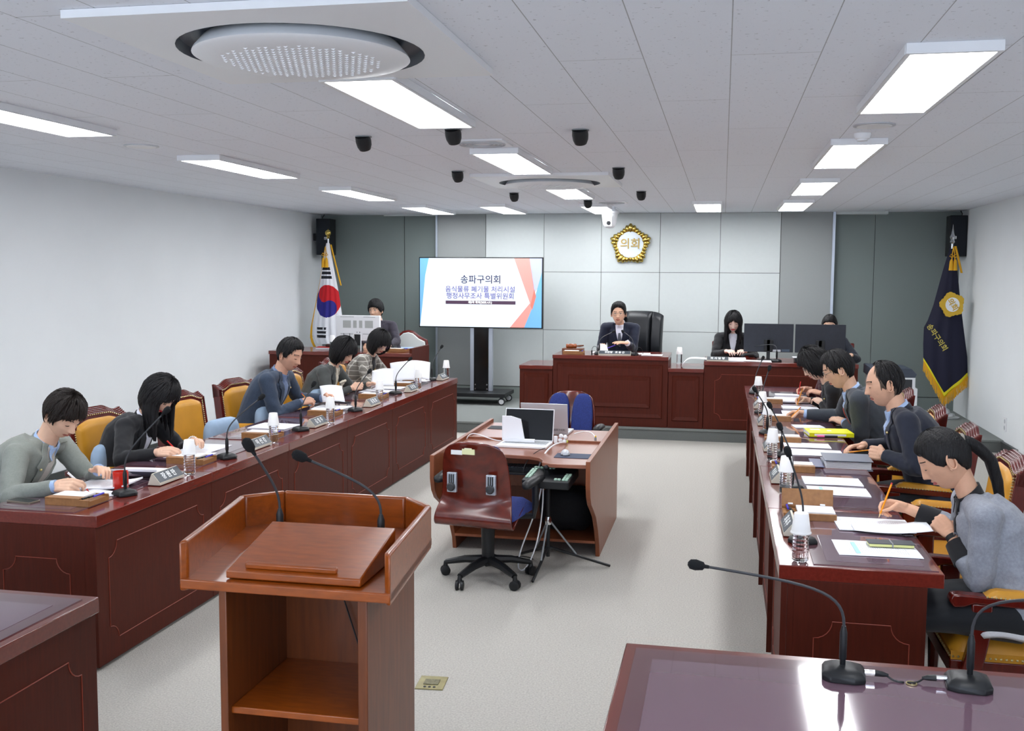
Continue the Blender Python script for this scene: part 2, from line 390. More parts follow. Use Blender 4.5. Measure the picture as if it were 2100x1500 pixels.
# ------------------------------------------------------------------ councillors' desks
def notch_rect(w, h, r=.07, n=6):
    p = []
    for cx, cy, a0, a1 in ((w, h, 270, 180), (0, h, 360, 270), (0, 0, 90, 0), (w, 0, 180, 90)):
        for i in range(n+1):
            a = radians(lerp(a0, a1, i/n)); p.append((cx+r*cos(a), cy+r*sin(a)))
    return p+[p[0]]
def moulding(b, T, w, h, m=0, rad=.0022):
    old = b.T; b.T = T; b.tube([(x, y, 0) for x, y in notch_rect(w, h)], rad, 5, m, cap=False); b.T = old
def desk_unit(side, y0, y1, label, near_end=False, far_end=False):
    # side=-1 left row (front faces +X at x=-2.866), side=+1 right row (front faces -X at x=.245)
    xf = -2.866 if side < 0 else .245
    s = side
    t = thing('council_desk', label, 'desk', (xf, y0, 0), 0, 'council desks in two rows')
    L = y1-y0; g = .0015
    X = lambda d: s*d        # depth away from the aisle
    bx = lambda b, d0, d1, a0, a1, z0, z1, m=0: b.box((min(X(d0), X(d1)), a0, z0), (max(X(d0), X(d1)), a1, z1), m)
    b = MB(); bx(b, .0 if s < 0 else .035, .06, g, L-g, 0.02, .70).build('front_panel', mahog, t, bevel=.002)
    b = MB(); bx(b, .06, .56, g, .03, 0, .70); 
    b.build('side_panel', mahog, t, bevel=.002)
    b = MB(); bx(b, .06, .56, L-.03, L-g, 0, .70); b.build('side_panel', mahog, t, bevel=.002)
    b = MB(); bx(b, -.008 if s < 0 else 0, .62, g, L-g, .70, .757); b.build('top', mahog_topy, t, bevel=.003)
    b = MB(); bx(b, .135, .605, .035, L-.035, .757, .7605); b.build('glass_sheet', glass_top, t, smooth=0)
    b = MB(); bx(b, .19, .56, .09, L-.09, .7605, .7615); b.build('desk_film', glass_film2, t, smooth=0)
    b = MB()
    if s > 0:
        moulding(b, frame((.034, L-.1, .12), (0, -1, 0), (0, 0, 1)), L-.2, .48)
    else:
        moulding(b, frame((.001, .1, .12), (0, 1, 0), (0, 0, 1)), L-.2, .48)
    if near_end:
        moulding(b, frame((min(X(.14), X(.5)), -.0, .1), (1, 0, 0), (0, 0, 1)), .36, .44)
    b.build('panel_moulding', carve, t)
    if side > 0: 
        b = MB(); bx(b, .01, .034, 0, .012, 0.02, .70); b.build('edge_strip', mahog, t)
    return t
yl = [4.24, 5.36, 6.43, 7.55, 8.68, 9.81, 10.95]
yr = [4.12, 5.15, 6.3, 7.46, 8.62, 9.78, 10.95]
ordn = ['nearest', 'second', 'third', 'fourth', 'fifth', 'farthest']
wl = ['under the red mug', 'in front of the dark-haired woman', 'before the empty yellow chair', 'before the man in navy', 'before the woman in dark grey', 'before the woman in checks']
wr = ['beside the ponytailed woman', 'under two unused papers', 'before the balding man', 'under the yellow book', 'before the woman with curly hair', 'nearest the platform step']
for i in range(6):
    desk_unit(-1, yl[i], yl[i+1], f'{ordn[i]} mahogany desk unit of the left row, {wl[i]}', i == 0)
for i in range(6):
    desk_unit(1, yr[i], yr[i+1], f'{ordn[i]} mahogany desk unit of the right row, {wr[i]}', i == 0)

# foreground tables
def front_table(x0, x1, y0, y1, label):
    t = thing('witness_table', label, 'table', (x0, y0, 0)); W, D = x1-x0, y1-y0
    MB().box((.03, D-.05, .02), (W-.03, D-.03, .70)).build('front_panel', mahog, t, bevel=.002)
    MB().box((.01, .05, 0), (.035, D-.01, .70)).build('side_panel', mahog, t, bevel=.002)
    MB().box((W-.035, .05, 0), (W-.01, D-.01, .70)).build('side_panel', mahog, t, bevel=.002)
    MB().box((0, 0, .70), (W, D, .757)).build('top', mahog_top, t, bevel=.004)
    MB().box((.035, .02, .757), (W-.035, D-.045, .7605)).build('glass_sheet', glass_top, t, smooth=0)
    MB().box((.09, .09, .7605), (W-.09, D-.13, .7615)).build('desk_film', glass_film2, t, smooth=0)
    b = MB(); moulding(b, frame((W-.009, .12, .12), (0, 1, 0), (0, 0, 1)), D-.22, .46); moulding(b, frame((.009, D-.12, .12), (0, -1, 0), (0, 0, 1)), D-.22, .46)
    b.build('panel_moulding', carve, t)
    return t
front_table(-.27, 1.85, 2.35, 3.12, 'mahogany table in right foreground with two microphones on glass')
front_table(-3.6, -2.135, 2.35, 3.17, 'mahogany table corner in left foreground with empty glass top')

# ------------------------------------------------------------------ rostrum on the platform
def raised(b, x0, z0, x1, z1, y, d=.012, wd=.05, m=0, m2=0):
    # raised field panel with sloping frame facing -Y
    o = [(x0, z0), (x1, z0), (x1, z1), (x0, z1)]; i = [(x0+wd, z0+wd), (x1-wd, z0+wd), (x1-wd, z1-wd), (x0+wd, z1-wd)]
    vs = [(x, y, z) for x, z in o]+[(x+(.008 if x == x0 else -.008), y-d, z+(.008 if z == z0 else -.008)) for x, z in o]+[(x, y-d*.35, z) for x, z in i]
    fs = []
    for k in range(4):
        k2 = (k+1) % 4; fs += [(k, k2, 4+k2, 4+k), (4+k, 4+k2, 8+k2, 8+k)]
    fs.append((8, 9, 10, 11)); b.add(vs, fs, m)
YR = 11.93
def rostrum_unit(x0, x1, top, depth, label, panels, name='rostrum_desk', lip=.02, T=.045, y=YR):
    t = thing(name, label, 'rostrum desk', ((x0+x1)/2, y, PZ)); W = (x1-x0)/2
    b = MB(); b.box((-W, 0, 0), (W, .03, top-PZ-T)); b.build('front_panel', mahog, t, bevel=.003)
    for s in (-1, 1): MB().box((min(s*W, s*(W-.03)), .03, 0), (max(s*W, s*(W-.03)), depth-.03, top-PZ-T)).build('side_panel', mahog, t, bevel=.002)
    MB().box((-W-.004, -lip, top-PZ-T), (W+.004, depth, top-PZ)).build('top', mahog_top, t, bevel=.004)
    b = MB()
    for k, (a0, z0, a1, z1) in enumerate(panels): raised(b, a0-(x0+x1)/2, z0-PZ, a1-(x0+x1)/2, z1-PZ, -.0005-.008*k)
    if panels: b.build('raised_panel', mahog, t, smooth=0)
    return t
rostrum_unit(-2.35, -1.955, .832, .74, 'low mahogany side desk at the left of the rostrum', [(-2.30, .22, -2.0, .74)])
rostrum_unit(-1.95, -.60, .965, .74, 'tall mahogany chairman rostrum desk with nested raised panels', [(-1.9, .24, -.66, .87), (-1.76, .36, -.8, .73)])
rostrum_unit(-.595, -.195, .835, .74, 'low mahogany desk between chairman desk and clerk desk', [(-.55, .22, -.24, .745)])
t = rostrum_unit(-.19, 1.5, .925, .72, 'long mahogany clerk desk holding two black monitors', [])
b = MB(); moulding(b, frame((-.72, -.001, .12), (1, 0, 0), (0, 0, 1)), 1.44, .52); b.build('panel_moulding', carve, t)
t = rostrum_unit(-5.62, -3.74, .925, .75, 'mahogany desk on the platform under the white monitor', [], y=12.08)
b = MB(); b.box((.91, 0, .0), (.945, .75, .85)); b.build('raised_end', mahog, t, bevel=.003)

# ------------------------------------------------------------------ television on wheeled stand
def screen_slide(parent, W, H):
    # flat coloured fields of the displayed slide; every field glows like the screen
    def em(n, c, s=1.0): return mat(n, c, .25, emit=s*.56)
    sky = em('slide_white', (214, 224, 232), .85); sky2 = em('slide_blue', (104, 160, 208), .85); pk = em('slide_coral', (206, 136, 128), .85)
    pk2 = em('slide_coral_deep', (196, 108, 94), .85); vi = em('slide_lilac', (164, 170, 212), .85); dk = em('slide_bar', (74, 52, 72), .5); tx = em('slide_navy_text', (30, 24, 70), .3)
    tv = em('slide_violet_text', (98, 92, 150), .5); gy = em('slide_emblem_grey', (196, 202, 196), .8); tw = em('slide_bar_text', (250, 250, 250), .85)
    b = MB()
    def P(pts, m, k): b.add([((x-.5)*W, -.0004*k, (.5-y)*H) for x, y in pts], [tuple(range(len(pts)))], m)
    P([(0, 0), (1, 0), (1, 1), (0, 1)], 0, 0)
    P([(0, 0), (.075, 0), (.045, .25), (.02, .7), (0, 1)], 1, 1)
    P([(.775, 0), (.92, 0), (.945, .5), (.90, .68), (.76, .35)] if 0 else [(.775, 0), (.90, 0), (.94, .45), (.925, .74)], 2, 2)
    P([(.90, 0), (1, 0), (1, .35), (.94, .5)], 4, 2)
    P([(1, .2), (1, 1), (.86, 1), (.93, .66)], 1, 3)
    P([(.925, .60), (.945, .62), (.86, 1), (.745, 1)], 2, 4)
    P([(.94, .44), (.955, .55), (.925, .74), (.91, .68)], 3, 5)
    P([(.215, .618), (.79, .618), (.79, .668), (.215, .668)], 5, 5)
    o = b.build('screen_image', [sky, sky2, pk, pk2, vi, dk], parent, smooth=0)
    def tx_(s, x, y, size, m): return text_mesh('slide_text', s, size, m, parent, frame(((x-.5)*W, -.004, (.5-y)*H), (1, 0, 0), (0, 0, 1)), .0005, bold=.0012)
    tx_('송파구의회', .505, .315, .125, tx); tx_('음식물류 폐기물 처리시설', .5, .455, .092, tv); tx_('행정사무조사 특별위원회', .5, .553, .092, tv); tx_('제5차 회의(2025.4.9.)', .5, .643, .038, tw)
    b = MB(); cx, cz = (.29-.5)*W, (.5-.315)*H
    b.tube([(cx+.047*cos(a*pi/12), -.004, cz+.047*sin(a*pi/12)) for a in range(25)], .0022, 4, cap=False)
    b.tube([(cx+(.066+.010*cos(a*pi*5/30*1.0))*cos(a*pi/30+pi/2), -.004, cz+(.066+.010*cos(a*pi/6))*sin(a*pi/30+pi/2)) for a in range(61)], .0018, 4, cap=False)
    b.build('slide_emblem', gy, parent)
    tx_('의회', .29, .315, .038, gy)
tv = thing('television', 'large wide television showing a Korean meeting title slide', 'television', (-3.24, 13.62, 1.655))
W, H = 1.735, .965
MB().box((-W/2, 0, -H/2), (W/2, .05, H/2)).build('bezel', black, tv, bevel=.006)
MB().box((-W/2+.012, -.001, -H/2+.012), (W/2-.012, .001, H/2-.012)).build('panel', blackg, tv, smooth=0)
sc = bpy.data.objects.new('screen', bpy.data.meshes.new('screen'))
b = MB(); b.box((-W/2+.013, -.002, -H/2+.013), (W/2-.013, -.001, H/2-.013)); scr = b.build('screen', blackg, tv, smooth=0); bpy.data.objects.remove(sc)
scr.location = (0, -.001, 0); screen_slide(scr, W-.03, H-.03)
for o in scr.children: o.location = (0, -.0025, 0)
st = thing('television_stand', 'black wheeled television stand with two aluminium uprights', 'television stand', (-3.24, 13.70, PZ))
MB().box((-.52, -.30, .11), (.40, .30, .165)).build('base_plate', black, st, bevel=.006)
for x in (-.155, .105): MB().box((x, -.02, .165), (x+.055, .04, 1.5)).build('upright', alu, st, bevel=.004)
b = MB(); b.box((-.10, -.022, .165), (.105, .03, 1.3)); b.build('column_cover', blackg, st, bevel=.004)
for x in (-.08, .085):
    for z in (.19, .25):
        b = MB(); b.T = Matrix.Translation((x, -.024, z)) @ Matrix.Rotation(radians(90), 4, 'X'); b.lathe([(.011, 0), (.009, .004), (.0001, .005)], 12).build('bolt', chrome, st)
for x in (-.46, .34):
    for y in (-.24, .24):
        b = MB(); b.T = Matrix.Translation((x, y, .05)) @ Matrix.Rotation(radians(90), 4, 'X'); b.lathe([(.048, -.016), (.05, 0), (.048, .016)], 24)
        c = b.build('caster', darkgrey, st)
        b = MB(); b.T = Matrix.Translation((x, y-.018, .05)) @ Matrix.Rotation(radians(90), 4, 'X'); b.lathe([(.034, 0), (.03, .004), (.0001, .005)], 20).build('wheel_disc', white, c)
        MB().box((x-.02, y-.02, .06), (x+.02, y+.02, .115)).build('caster_fork', darkgrey, c)

# ------------------------------------------------------------------ gold emblem
e = thing('wall_emblem', 'gold flower shaped council emblem with white centre on the back wall', 'emblem', (-1.265, YB-.01, 2.325))
b = MB()
for k in range(30):
    a = 2*pi*k/30+pi/2; q = k % 6; tip = (.292, .272, .245, .235, .245, .272)[q]*1.0; r = (.042, .032, .026, .026, .026, .032)[q]
    c, s_ = cos(a), sin(a)
    b.tube([(.18*c, -.02, .18*s_), ((tip-r)*.86*c, -.032, (tip-r)*.86*s_), ((tip-r)*c, -.03, (tip-r)*s_), ((tip-.004)*c, -.016, (tip-.004)*s_)], [r*.6, r*.85, r, r*.35], 10)
b.build('petals', gold, e, smooth=60)
b = MB(); b.T = Matrix.Rotation(radians(90), 4, 'X'); b.lathe([(.195, 0), (.195, .04), (.188, .05), (.18, .045)], 48, cap=False).build('rim', gold, e)
b = MB(); b.T = Matrix.Rotation(radians(90), 4, 'X'); b.lathe([(.182, 0), (.182, .042), (.0001, .046)], 48, cap=False).build('centre_disc', mat('emblem_white', (214, 222, 228), .3), e)
text_mesh('lettering', '의회', .155, lgold, e, frame((0, -.047, .005), (1, 0, 0), (0, 0, 1)), .006, bold=.002)

# ------------------------------------------------------------------ wall speakers
for x, l, sx in ((-5.66, 'black loudspeaker high in the left back corner', 1), (2.92, 'black loudspeaker high in the right back corner', -1)):
    t = thing('loudspeaker', l, 'loudspeaker', (x, 14.12, 2.43))
    MB().box((-.105, -.12, -.26), (.105, .12, .26)).build('cabinet', black, t, bevel=.008)
    b = MB(); b.box((-.098, -.125, -.252), (.098, -.12, .252)).build('grille', mat('speaker_cloth', (24, 30, 38), .8, bump=.3, bscale=400), t, bevel=.003)
    MB().box((sx*.04-.018, -.129, -.04), (sx*.04+.018, -.124, -.004)).build('badge', white, t, bevel=.004)
    MB().add([(sx*.04-.009, -.1295, -.034), (sx*.04+.01, -.1295, -.034), (sx*.04+.01, -.1295, -.028), (sx*.04, -.1295, -.028), (sx*.04+.01, -.1295, -.012), (sx*.04+.004, -.1295, -.01), (sx*.04-.009, -.1295, -.02)], [(0, 1, 2, 3, 4, 5, 6)]).build('badge_arrow', black, t, smooth=0)
    MB().tube([(sx*-.06, .02, .26), (sx*-.07, .05, .29), (sx*-.06, .1, .33)], .006, 6).build('cable', black, t)
    MB().box((min(-sx*.1, -sx*.2), -.02, -.05), (max(-sx*.1, -sx*.2), .04, .05)).build('wall_bracket', black, t)

# ------------------------------------------------------------------ flags
def cone_flag(root, top, prof_z, left, right, mats, colour, depth=.12, folds=5, n=26, nz=44, thick=.004, name='cloth'):
    """hanging cloth: left(z), right(z) give x limits, colour(u,v,x,z)->material index"""
    b = MB(); nz_ = nz; z0, z1 = prof_z
    vs = []; fs = []; ms = []
    for j in range(nz_+1):
        v = j/nz_; 
        for i in range(n+1):
            u = i/n; xl, xr = left(v), right(v); zt = lerp(z1, z0, v) if not callable(top) else top(u, v)
            x = lerp(xl, xr, u); y = -depth*sin(pi*u)*(.3+.7*v)+.012*sin(u*folds*2*pi+v*2)*v
            vs.append((x, y, zt))
    W_ = n+1
    for j in range(nz_):
        for i in range(n):
            a = vs[j*W_+i]; c = vs[(j+1)*W_+i+1]
            b.v; fs.append((j*W_+i, j*W_+i+1, (j+1)*W_+i+1, (j+1)*W_+i)); ms.append(colour((i+.5)/n, (j+.5)/nz_, (a[0]+c[0])/2, (a[2]+c[2])/2))
    b.add(vs, fs); b.m = ms
    o = b.build(name, mats, root, smooth=80)
    md = o.modifiers.new('solid', 'SOLIDIFY'); md.thickness = thick
    return o
def interp(pts):
    def f(v):
        for (a, b_), (c, d) in zip(pts, pts[1:]):
            if v <= c: return lerp(b_, d, (v-a)/(c-a))
        return pts[-1][1]
    return f
def tassels(root, z, y=-.06, x=0):
    b = MB()
    for s in (-1, 1):
        b.tube([(x, y, z+.16), (x+s*.012, y-.01, z+.08), (x+s*.018, y-.02, z)], .006, 6)
        b.tube([(x+s*.02, y-.02, z+.005), (x+s*.022, y-.02, z-.02), (x+s*.024, y-.02, z-.13)], [.012, .02, .027], 10)
        b.tube([(x, y-.02, z+.05), (x+s*.03, y-.03, z+.07), (x+s*.045, y-.02, z+.045), (x+s*.02, y-.03, z+.03), (x, y-.02, z+.04)], .005, 6)
    b.build('tassel', goldc, root)
# national flag, left corner
fl = thing('national_flag', 'white South Korean flag with red and blue circle on pole', 'flag', (-5.42, 13.6, PZ))
fw = mat('flag_white', (232, 234, 240), .8); fr = mat('flag_red', (196, 24, 34), .8); fb = mat('flag_blue', (40, 38, 130), .8); fk = mat('flag_black', (24, 26, 34), .8)
MB().tube([(0, 0, .02), (0, 0, 2.26)], .013, 12).build('pole', chrome, fl)
b = MB(); b.ball((0, 0, 2.33), .043, n=20, q=12).lathe([(.012, 2.25), (.026, 2.27), (.02, 2.29), (.028, 2.295)], 16).tube([(0, 0, 2.36), (0, 0, 2.39)], [.01, .002], 8)
b.build('finial', gold, fl)
MB().lathe([(.16, 0), (.16, .015), (.1, .03), (.04, .06), (.03, .1), (.018, .12)], 28).build('base', chrome, fl)
lf = interp([(0, -.03), (.12, -.07), (.35, -.12), (.6, -.19), (.8, -.25), (.92, -.26), (1, -.2)]); rt = interp([(0, .02), (.2, .07), (.5, .15), (.8, .21), (1, .26)])
def kcol(u, v, x, z):
    # circle rotated: centre (cx,cz) in root coords
    cx, cz = .0, 1.38; dx, dz = (x-cx-.0)/.84, (z-cz)
    R = .215
    if dx*dx+dz*dz/1.12 < R*R:
        a = radians(118); p = dx*cos(a)+dz*sin(a)/1.06; q = -dx*sin(a)+dz*cos(a)/1.06   # p axis: split axis
        # yin-yang: red on +q' side
        if (p-R/2)**2+q*q < (R/2)**2: return 1
        if (p+R/2)**2+q*q < (R/2)**2: return 2
        return 1 if q < 0 else 2
    for k in range(3):
        z0 = 1.835-k*.062
        if abs(z-z0) < .02 and lf(v)+.012 < x < rt(v)-.045: return 3
        z0 = 1.0-k*.056
        if abs(z-z0) < .018 and -.16 < x < -.0 and not (k == 0 and -.055 < x < -.035): return 3
    return 0
cone_flag(fl, None, (.78, 2.19), lf, rt, [fw, fr, fb, fk], kcol, n=130, nz=210)
b = MB(); b.grid(lambda u, v: (lerp(lf(v), rt(v), 0)-.03*u*(.2+v), .02, lerp(2.15, .72, v)), 1, 20); o = b.build('gold_fringe', goldc, fl); o.modifiers.new('s', 'SOLIDIFY').thickness = .01
b = MB(); b.grid(lambda u, v: (.03+.16*v*.9+.02*u, -.01, lerp(2.17, 1.6, v)), 1, 12); o = b.build('gold_streamer', goldc, fl); o.modifiers.new('s', 'SOLIDIFY').thickness = .01
tassels(fl, 1.98, -.06, -.02)
# council flag, right corner
fl = thing('council_flag', 'navy council flag with gold flower emblem and gold fringe', 'flag', (2.77, 13.6, PZ))
navy = mat('flag_navy', (17, 18, 44), .75); yel = mat('flag_yellow_trim', (232, 218, 30), .7); goldf = mat('flag_gold_embroidery', (212, 172, 48), .6, bump=.4, bscale=80)
MB().tube([(0, 0, .02), (0, 0, 2.2)], .014, 12).build('pole', chrome, fl)
b = MB(); b.lathe([(.014, 2.18), (.03, 2.2), (.02, 2.23), (.034, 2.26), (.018, 2.3), (.008, 2.36), (.001, 2.42)], 16).build('finial', chrome, fl)
MB().lathe([(.17, 0), (.17, .02), (.12, .035), (.11, .06), (.06, .07), (.05, .11), (.02, .13)], 28).build('base', chrome, fl)
lf2 = interp([(0, -.03), (.2, -.10), (.5, -.19), (.64, -.25), (.7, -.29), (.85, -.29), (1, -.28)]); rt2 = interp([(0, .02), (.1, .06), (.35, .11), (.6, .17), (.85, .235), (1, .25)])
zb = interp([(0, .665), (.5, .30), (1, .55)])     # bottom edge height by u
zbot = lambda u: lerp(.72, .285, u/.45) if u < .45 else lerp(.285, .54, (u-.45)/.55)
def topf(u, v): return lerp(2.12, zbot(u), v)
def ccol(u, v, x, z): return 1 if (v > .975) else 0
cone_flag(fl, topf, (0, 1), lf2, rt2, [navy, yel], ccol, n=60, nz=110, depth=.1, folds=3)
b = MB()
for i in range(100):
    u = (i+.5)/100; x = lerp(lf2(1), rt2(1), u); z = zbot(u); y = -.1*sin(pi*u)-.004
    b.tube([(x, y, z+.004), (x+random.uniform(-.004, .004), y-.004, z-.06), (x+random.uniform(-.008, .008), y-.002, z-.118-random.uniform(0, .015))], .0032, 4)
tag(b.build('gold_fringe', goldc, fl), kind='stuff')
def on_flag(x, z):      # front surface point of the cloth
    return -.115
b = MB(); cx, cz = .005, 1.43
pts = []
for k in range(100):
    a = 2*pi*k/100+pi/2+.25; r = .142+.012*cos(5*(a-pi/2-.25))+.007*abs(sin(10*(a)))
    pts.append((cx+r*.92*cos(a), cz+r*sin(a)))
b.prism([(x, z) for x, z in pts], -.135, -.088, ax='y').build('emblem_flower', goldf, fl, smooth=0)
b = MB(); b.prism([(cx+.088*.92*cos(2*pi*k/40), cz+.088*sin(2*pi*k/40)) for k in range(40)], -.139, -.13, ax='y').build('emblem_disc', mat('flag_emblem_white', (236, 238, 242), .7), fl, smooth=0)
th = radians(-58)
text_mesh('emblem_lettering', '의회', .085, goldf, fl, frame((cx, -.141, cz), (cos(th), 0, sin(th)), (-sin(th), 0, cos(th))), .001, bold=.002)
th = radians(-56)
text_mesh('flag_lettering', '송파구의회', .083, mat('flag_letter_gold', (206, 190, 90), .6), fl, frame((-.155, -.118, 1.02), (cos(th), 0, sin(th)), (-sin(th), 0, cos(th))), .001, bold=.001)
b = MB(); b.grid(lambda u, v: (.02+.085*v+.025*u, -.03, lerp(2.15, 1.82, v)), 1, 12); o = b.build('gold_streamer', goldc, fl); o.modifiers.new('s', 'SOLIDIFY').thickness = .01
tassels(fl, 1.98, -.08, -.0)

# ------------------------------------------------------------------ copier, wall outlet, floor outlet
t = thing('copier', 'grey and white office copier on the platform at right', 'copier', (1.98, 12.6, PZ))
MB().rbox((-.28, -.3, 0), (.2, .3, .62), .03).build('body', white, t, bevel=.006)
b = MB(); b.prism([(-.3, .62), (.19, .62), (.21, .66), (.15, .72), (-.3, .73)], -.3, .28, ax='y').build('scanner_lid', mat('copier_blue_grey', (66, 74, 88), .45), t, bevel=.006)
MB().box((-.25, -.31, .42), (.16, -.298, .60)).build('control_panel', darkgrey, t, bevel=.004)
MB().box((.16, -.312, .2), (.22, .3, .5)).build('side_tray', white, t, bevel=.006)
t = thing('wall_outlet', 'white double socket plate on the right wall', 'wall socket', (XR, 11.82, .32))
MB().box((-.012, -.04, -.075), (0, .04, .075)).build('plate', white, t, bevel=.003)
for z in (-.035, .035): b = MB(); b.T = Matrix.Translation((-.012, 0, z)) @ Matrix.Rotation(radians(-90), 4, 'Y'); b.lathe([(.024, 0), (.022, .003), (.0001, .001)], 20, cap=False).build('socket', lgrey, t)
t = thing('floor_outlet', 'brass floor outlet plate set in carpet right of lectern', 'floor outlet', (-1.285, 4.455, 0), .08)
MB().box((-.065, -.075, 0), (.065, .075, .006)).build('plate', mat('worn_brass', (158, 150, 108), .4, metal=.3, var=.15), t, bevel=.002)
b = MB(); b.box((-.035, -.03, .006), (.035, .03, .010)).build('lid', mat('worn_brass_dark', (120, 116, 90), .5, metal=.3, var=.3, vscale=90), t, bevel=.002)
b = MB()
for k in (-1, 0, 1): b.lathe([(.007, .006), (.006, .009), (.0001, .009)], 10, c=(k*.022, -.055, 0))
b.build('screw', darkgrey, t)

# ------------------------------------------------------------------ lectern
t = thing('lectern', 'brown wooden lectern with open back and raised rim, left foreground', 'lectern', (-1.23, 2.74, 0))
# local: x right, y away; tray outline
o_ = [(-.36, -.02), (.325, -.02), (.30, .66), (.17, .78), (-.31, .78), (-.45, .66)]
o_ = [(-.345, 0), (.315, 0), (.255, .64), (.135, .76), (-.345, .76), (-.465, .64)]
T_ = .022
def inset(p, d):
    n = len(p); r = []
    for i in range(n):
        a, b_, c = Vector(p[i-1]), Vector(p[i]), Vector(p[(i+1) % n])
        e1 = (b_-a).normalized(); e2 = (c-b_).normalized(); n1 = Vector((-e1.y, e1.x)); n2 = Vector((-e2.y, e2.x))
        k = (n1+n2).normalized(); r.append(tuple(b_+k*(d/max(.3, k.dot(n1)))))
    return r
ii = inset(o_, T_)
MB().prism(o_, .955, .985).build('tray_floor', lect, t, bevel=.004)
segs = [(1, 2), (2, 3), (3, 4), (4, 5), (5, 0)]
nm = {(1, 2): 'side_rim', (2, 3): 'corner_rim', (3, 4): 'back_rim', (4, 5): 'corner_rim', (5, 0): 'side_rim'}
for a, c in segs:
    b = MB(); poly = [o_[a], o_[c], ii[c], ii[a]]
    b.prism(poly, .945, 1.10); b.build(nm[(a, c)], lect, t, bevel=.008, seg=3)
# carcass
MB().box((-.235, .03, 0), (-.21, .5, .955)).build('side_panel', lect_v, t, bevel=.003)
MB().box((.205, .03, 0), (.235, .5, .955)).build('side_panel', lect_v, t, bevel=.003)
MB().box((-.21, .46, 0), (.205, .48, .955)).build('back_panel', lect_v, t, smooth=0)
MB().box((-.21, .05, .56), (.205, .46, .582)).build('shelf', lect, t, bevel=.003)
MB().box((-.21, .06, .04), (.205, .46, .06)).build('bottom_shelf', lect, t, bevel=.003)
b = MB(); b.prism([(.03, .988), (.36, .988), (.36, 1.085), (.03, 1.012)], -.21, .215, ax='x')
b.build('reading_board', lect, t, bevel=.004)
b = MB(); b.T = Matrix.Translation((0, .055, 1.019)) @ Matrix.Rotation(radians(12.4), 4, 'X'); b.cbox((-.01, 0, .008), (.29, .018, .018)).build('book_ledge', lect, t, bevel=.004)
b = MB()
for z in (.88, .70): b.T = Matrix.Translation((.11, .458, z)) @ Matrix.Rotation(radians(90), 4, 'X'); b.lathe([(.012, 0), (.011, .005), (.0001, .006)], 14)
b.build('bolt', mat('dull_bolt', (110, 104, 92), .4, metal=.6), t)
b = MB(); b.T = Matrix.Translation((.08, .44, .583)); b.lathe([(.022, 0), (.020, .012), (.014, .012), (.014, .002)], 18, cap=False).build('cable_grommet', mat('tan_grommet', (222, 176, 110), .5), t)
b = MB(); b.tube(bez((-.03, .44, .95), (0, .44, .8), (.05, .44, .7), (.075, .44, .585)), .003, 6); b.tube(bez((.19, .44, .95), (.16, .44, .8), (.11, .44, .7), (.09, .44, .585)), .003, 6)
b.build('cable', black, t)
b = MB(); b.tube(bez((.08, .44, .56), (.07, .44, .4), (.09, .44, .3), (.08, .44, .06)), .003, 6); b.tube(bez((.10, .44, .56), (.10, .44, .4), (.10, .44, .3), (.11, .44, .06)), .003, 6)
b.build('cable', black, t)

# ------------------------------------------------------------------ gooseneck microphones
def goose(b, base, head, hz=.11, n=14, r=.0045, m=0, mid=None):
    B = Vector(base); Hd = Vector(head); p0 = B+Vector((0, 0, hz)); L = (Hd-p0).length
    p1 = p0+Vector((0, 0, L*.24)); p2 = p1.lerp(Hd, .22)
    return bez(p0, p1, p2, Hd, n)
def desk_mic(base, head, label, group='desk microphones', rz=0, big=1.0, hz=.13, parent_mats=None):
    base = Vector(base); head = Vector(head)
    t = thing('desk_microphone', label, 'microphone', base, 0, group)
    b = MB(); b.T = Matrix.Rotation(rz, 4, 'Z') @ Matrix.Scale(big, 4)
    prof = [(-.055, -.04), (-.03, -.052), (.03, -.052), (.05, -.035), (.05, .035), (.03, .052), (-.03, .052), (-.055, .04)]
    vs = []; n = len(prof)
    for k, (sc_, z) in enumerate(((1, 0), (1.02, .014), (.86, .026), (.5, .034))):
        vs += [(x*sc_, y*sc_, z) for x, y in prof]
    fs = [(k*n+i, k*n+(i+1) % n, (k+1)*n+(i+1) % n, (k+1)*n+i) for k in range(3) for i in range(n)]+[tuple(range(n))[::-1], tuple(range(3*n, 4*n))]
    b.add(vs, fs).build('base', black, t, bevel=.004, seg=3)
    MB().tube([(0, 0, .028), (0, 0, .05), (0, 0, .055), (0, 0, hz-.02), (0, 0, hz)], [.008, .008, .0105, .0105, .006], 12).build('stem', black, t)
    pts = goose(None, (0, 0, 0), head-base, hz)
    MB().tube(pts, .0042, 8).build('gooseneck', darkgrey, t)
    d = (pts[-1]-pts[-2]).normalized()
    b = MB(); b.tube([pts[-1]-d*.035, pts[-1]-d*.022, pts[-1]-d*.018, pts[-1]+d*.004, pts[-1]+d*.02, pts[-1]+d*.027], [.005, .006, .012, .0165, .014, .005], 14).build('windscreen', mat('foam_black', (18, 20, 23), .95, bump=.5, bscale=500), t)
    return t
Lm = [((-2.99, 4.69), (-2.80, 4.78, 1.19), 'nearest desk microphone of the left row, behind the red mug'),
      ((-2.98, 5.78), (-2.84, 5.98, 1.12), 'desk microphone of the left row between bottle and second nameplate'),
      ((-2.99, 6.94), (-2.93, 7.04, 1.09), 'desk microphone left row, before the empty yellow chair'),
      ((-2.98, 8.05), (-2.91, 8.2, 1.08), 'desk microphone left row, before the woman in dark grey'),
      ((-3.04, 9.31), (-2.94, 9.45, 1.085), 'desk microphone left row, before the woman in checks'),
      ((-3.06, 10.62), (-3.0, 10.8, 1.11), 'farthest desk microphone of the left row, against dark wall')]
for (x, y), h, l in Lm: desk_mic((x, y, .757), h, l, rz=radians(60))
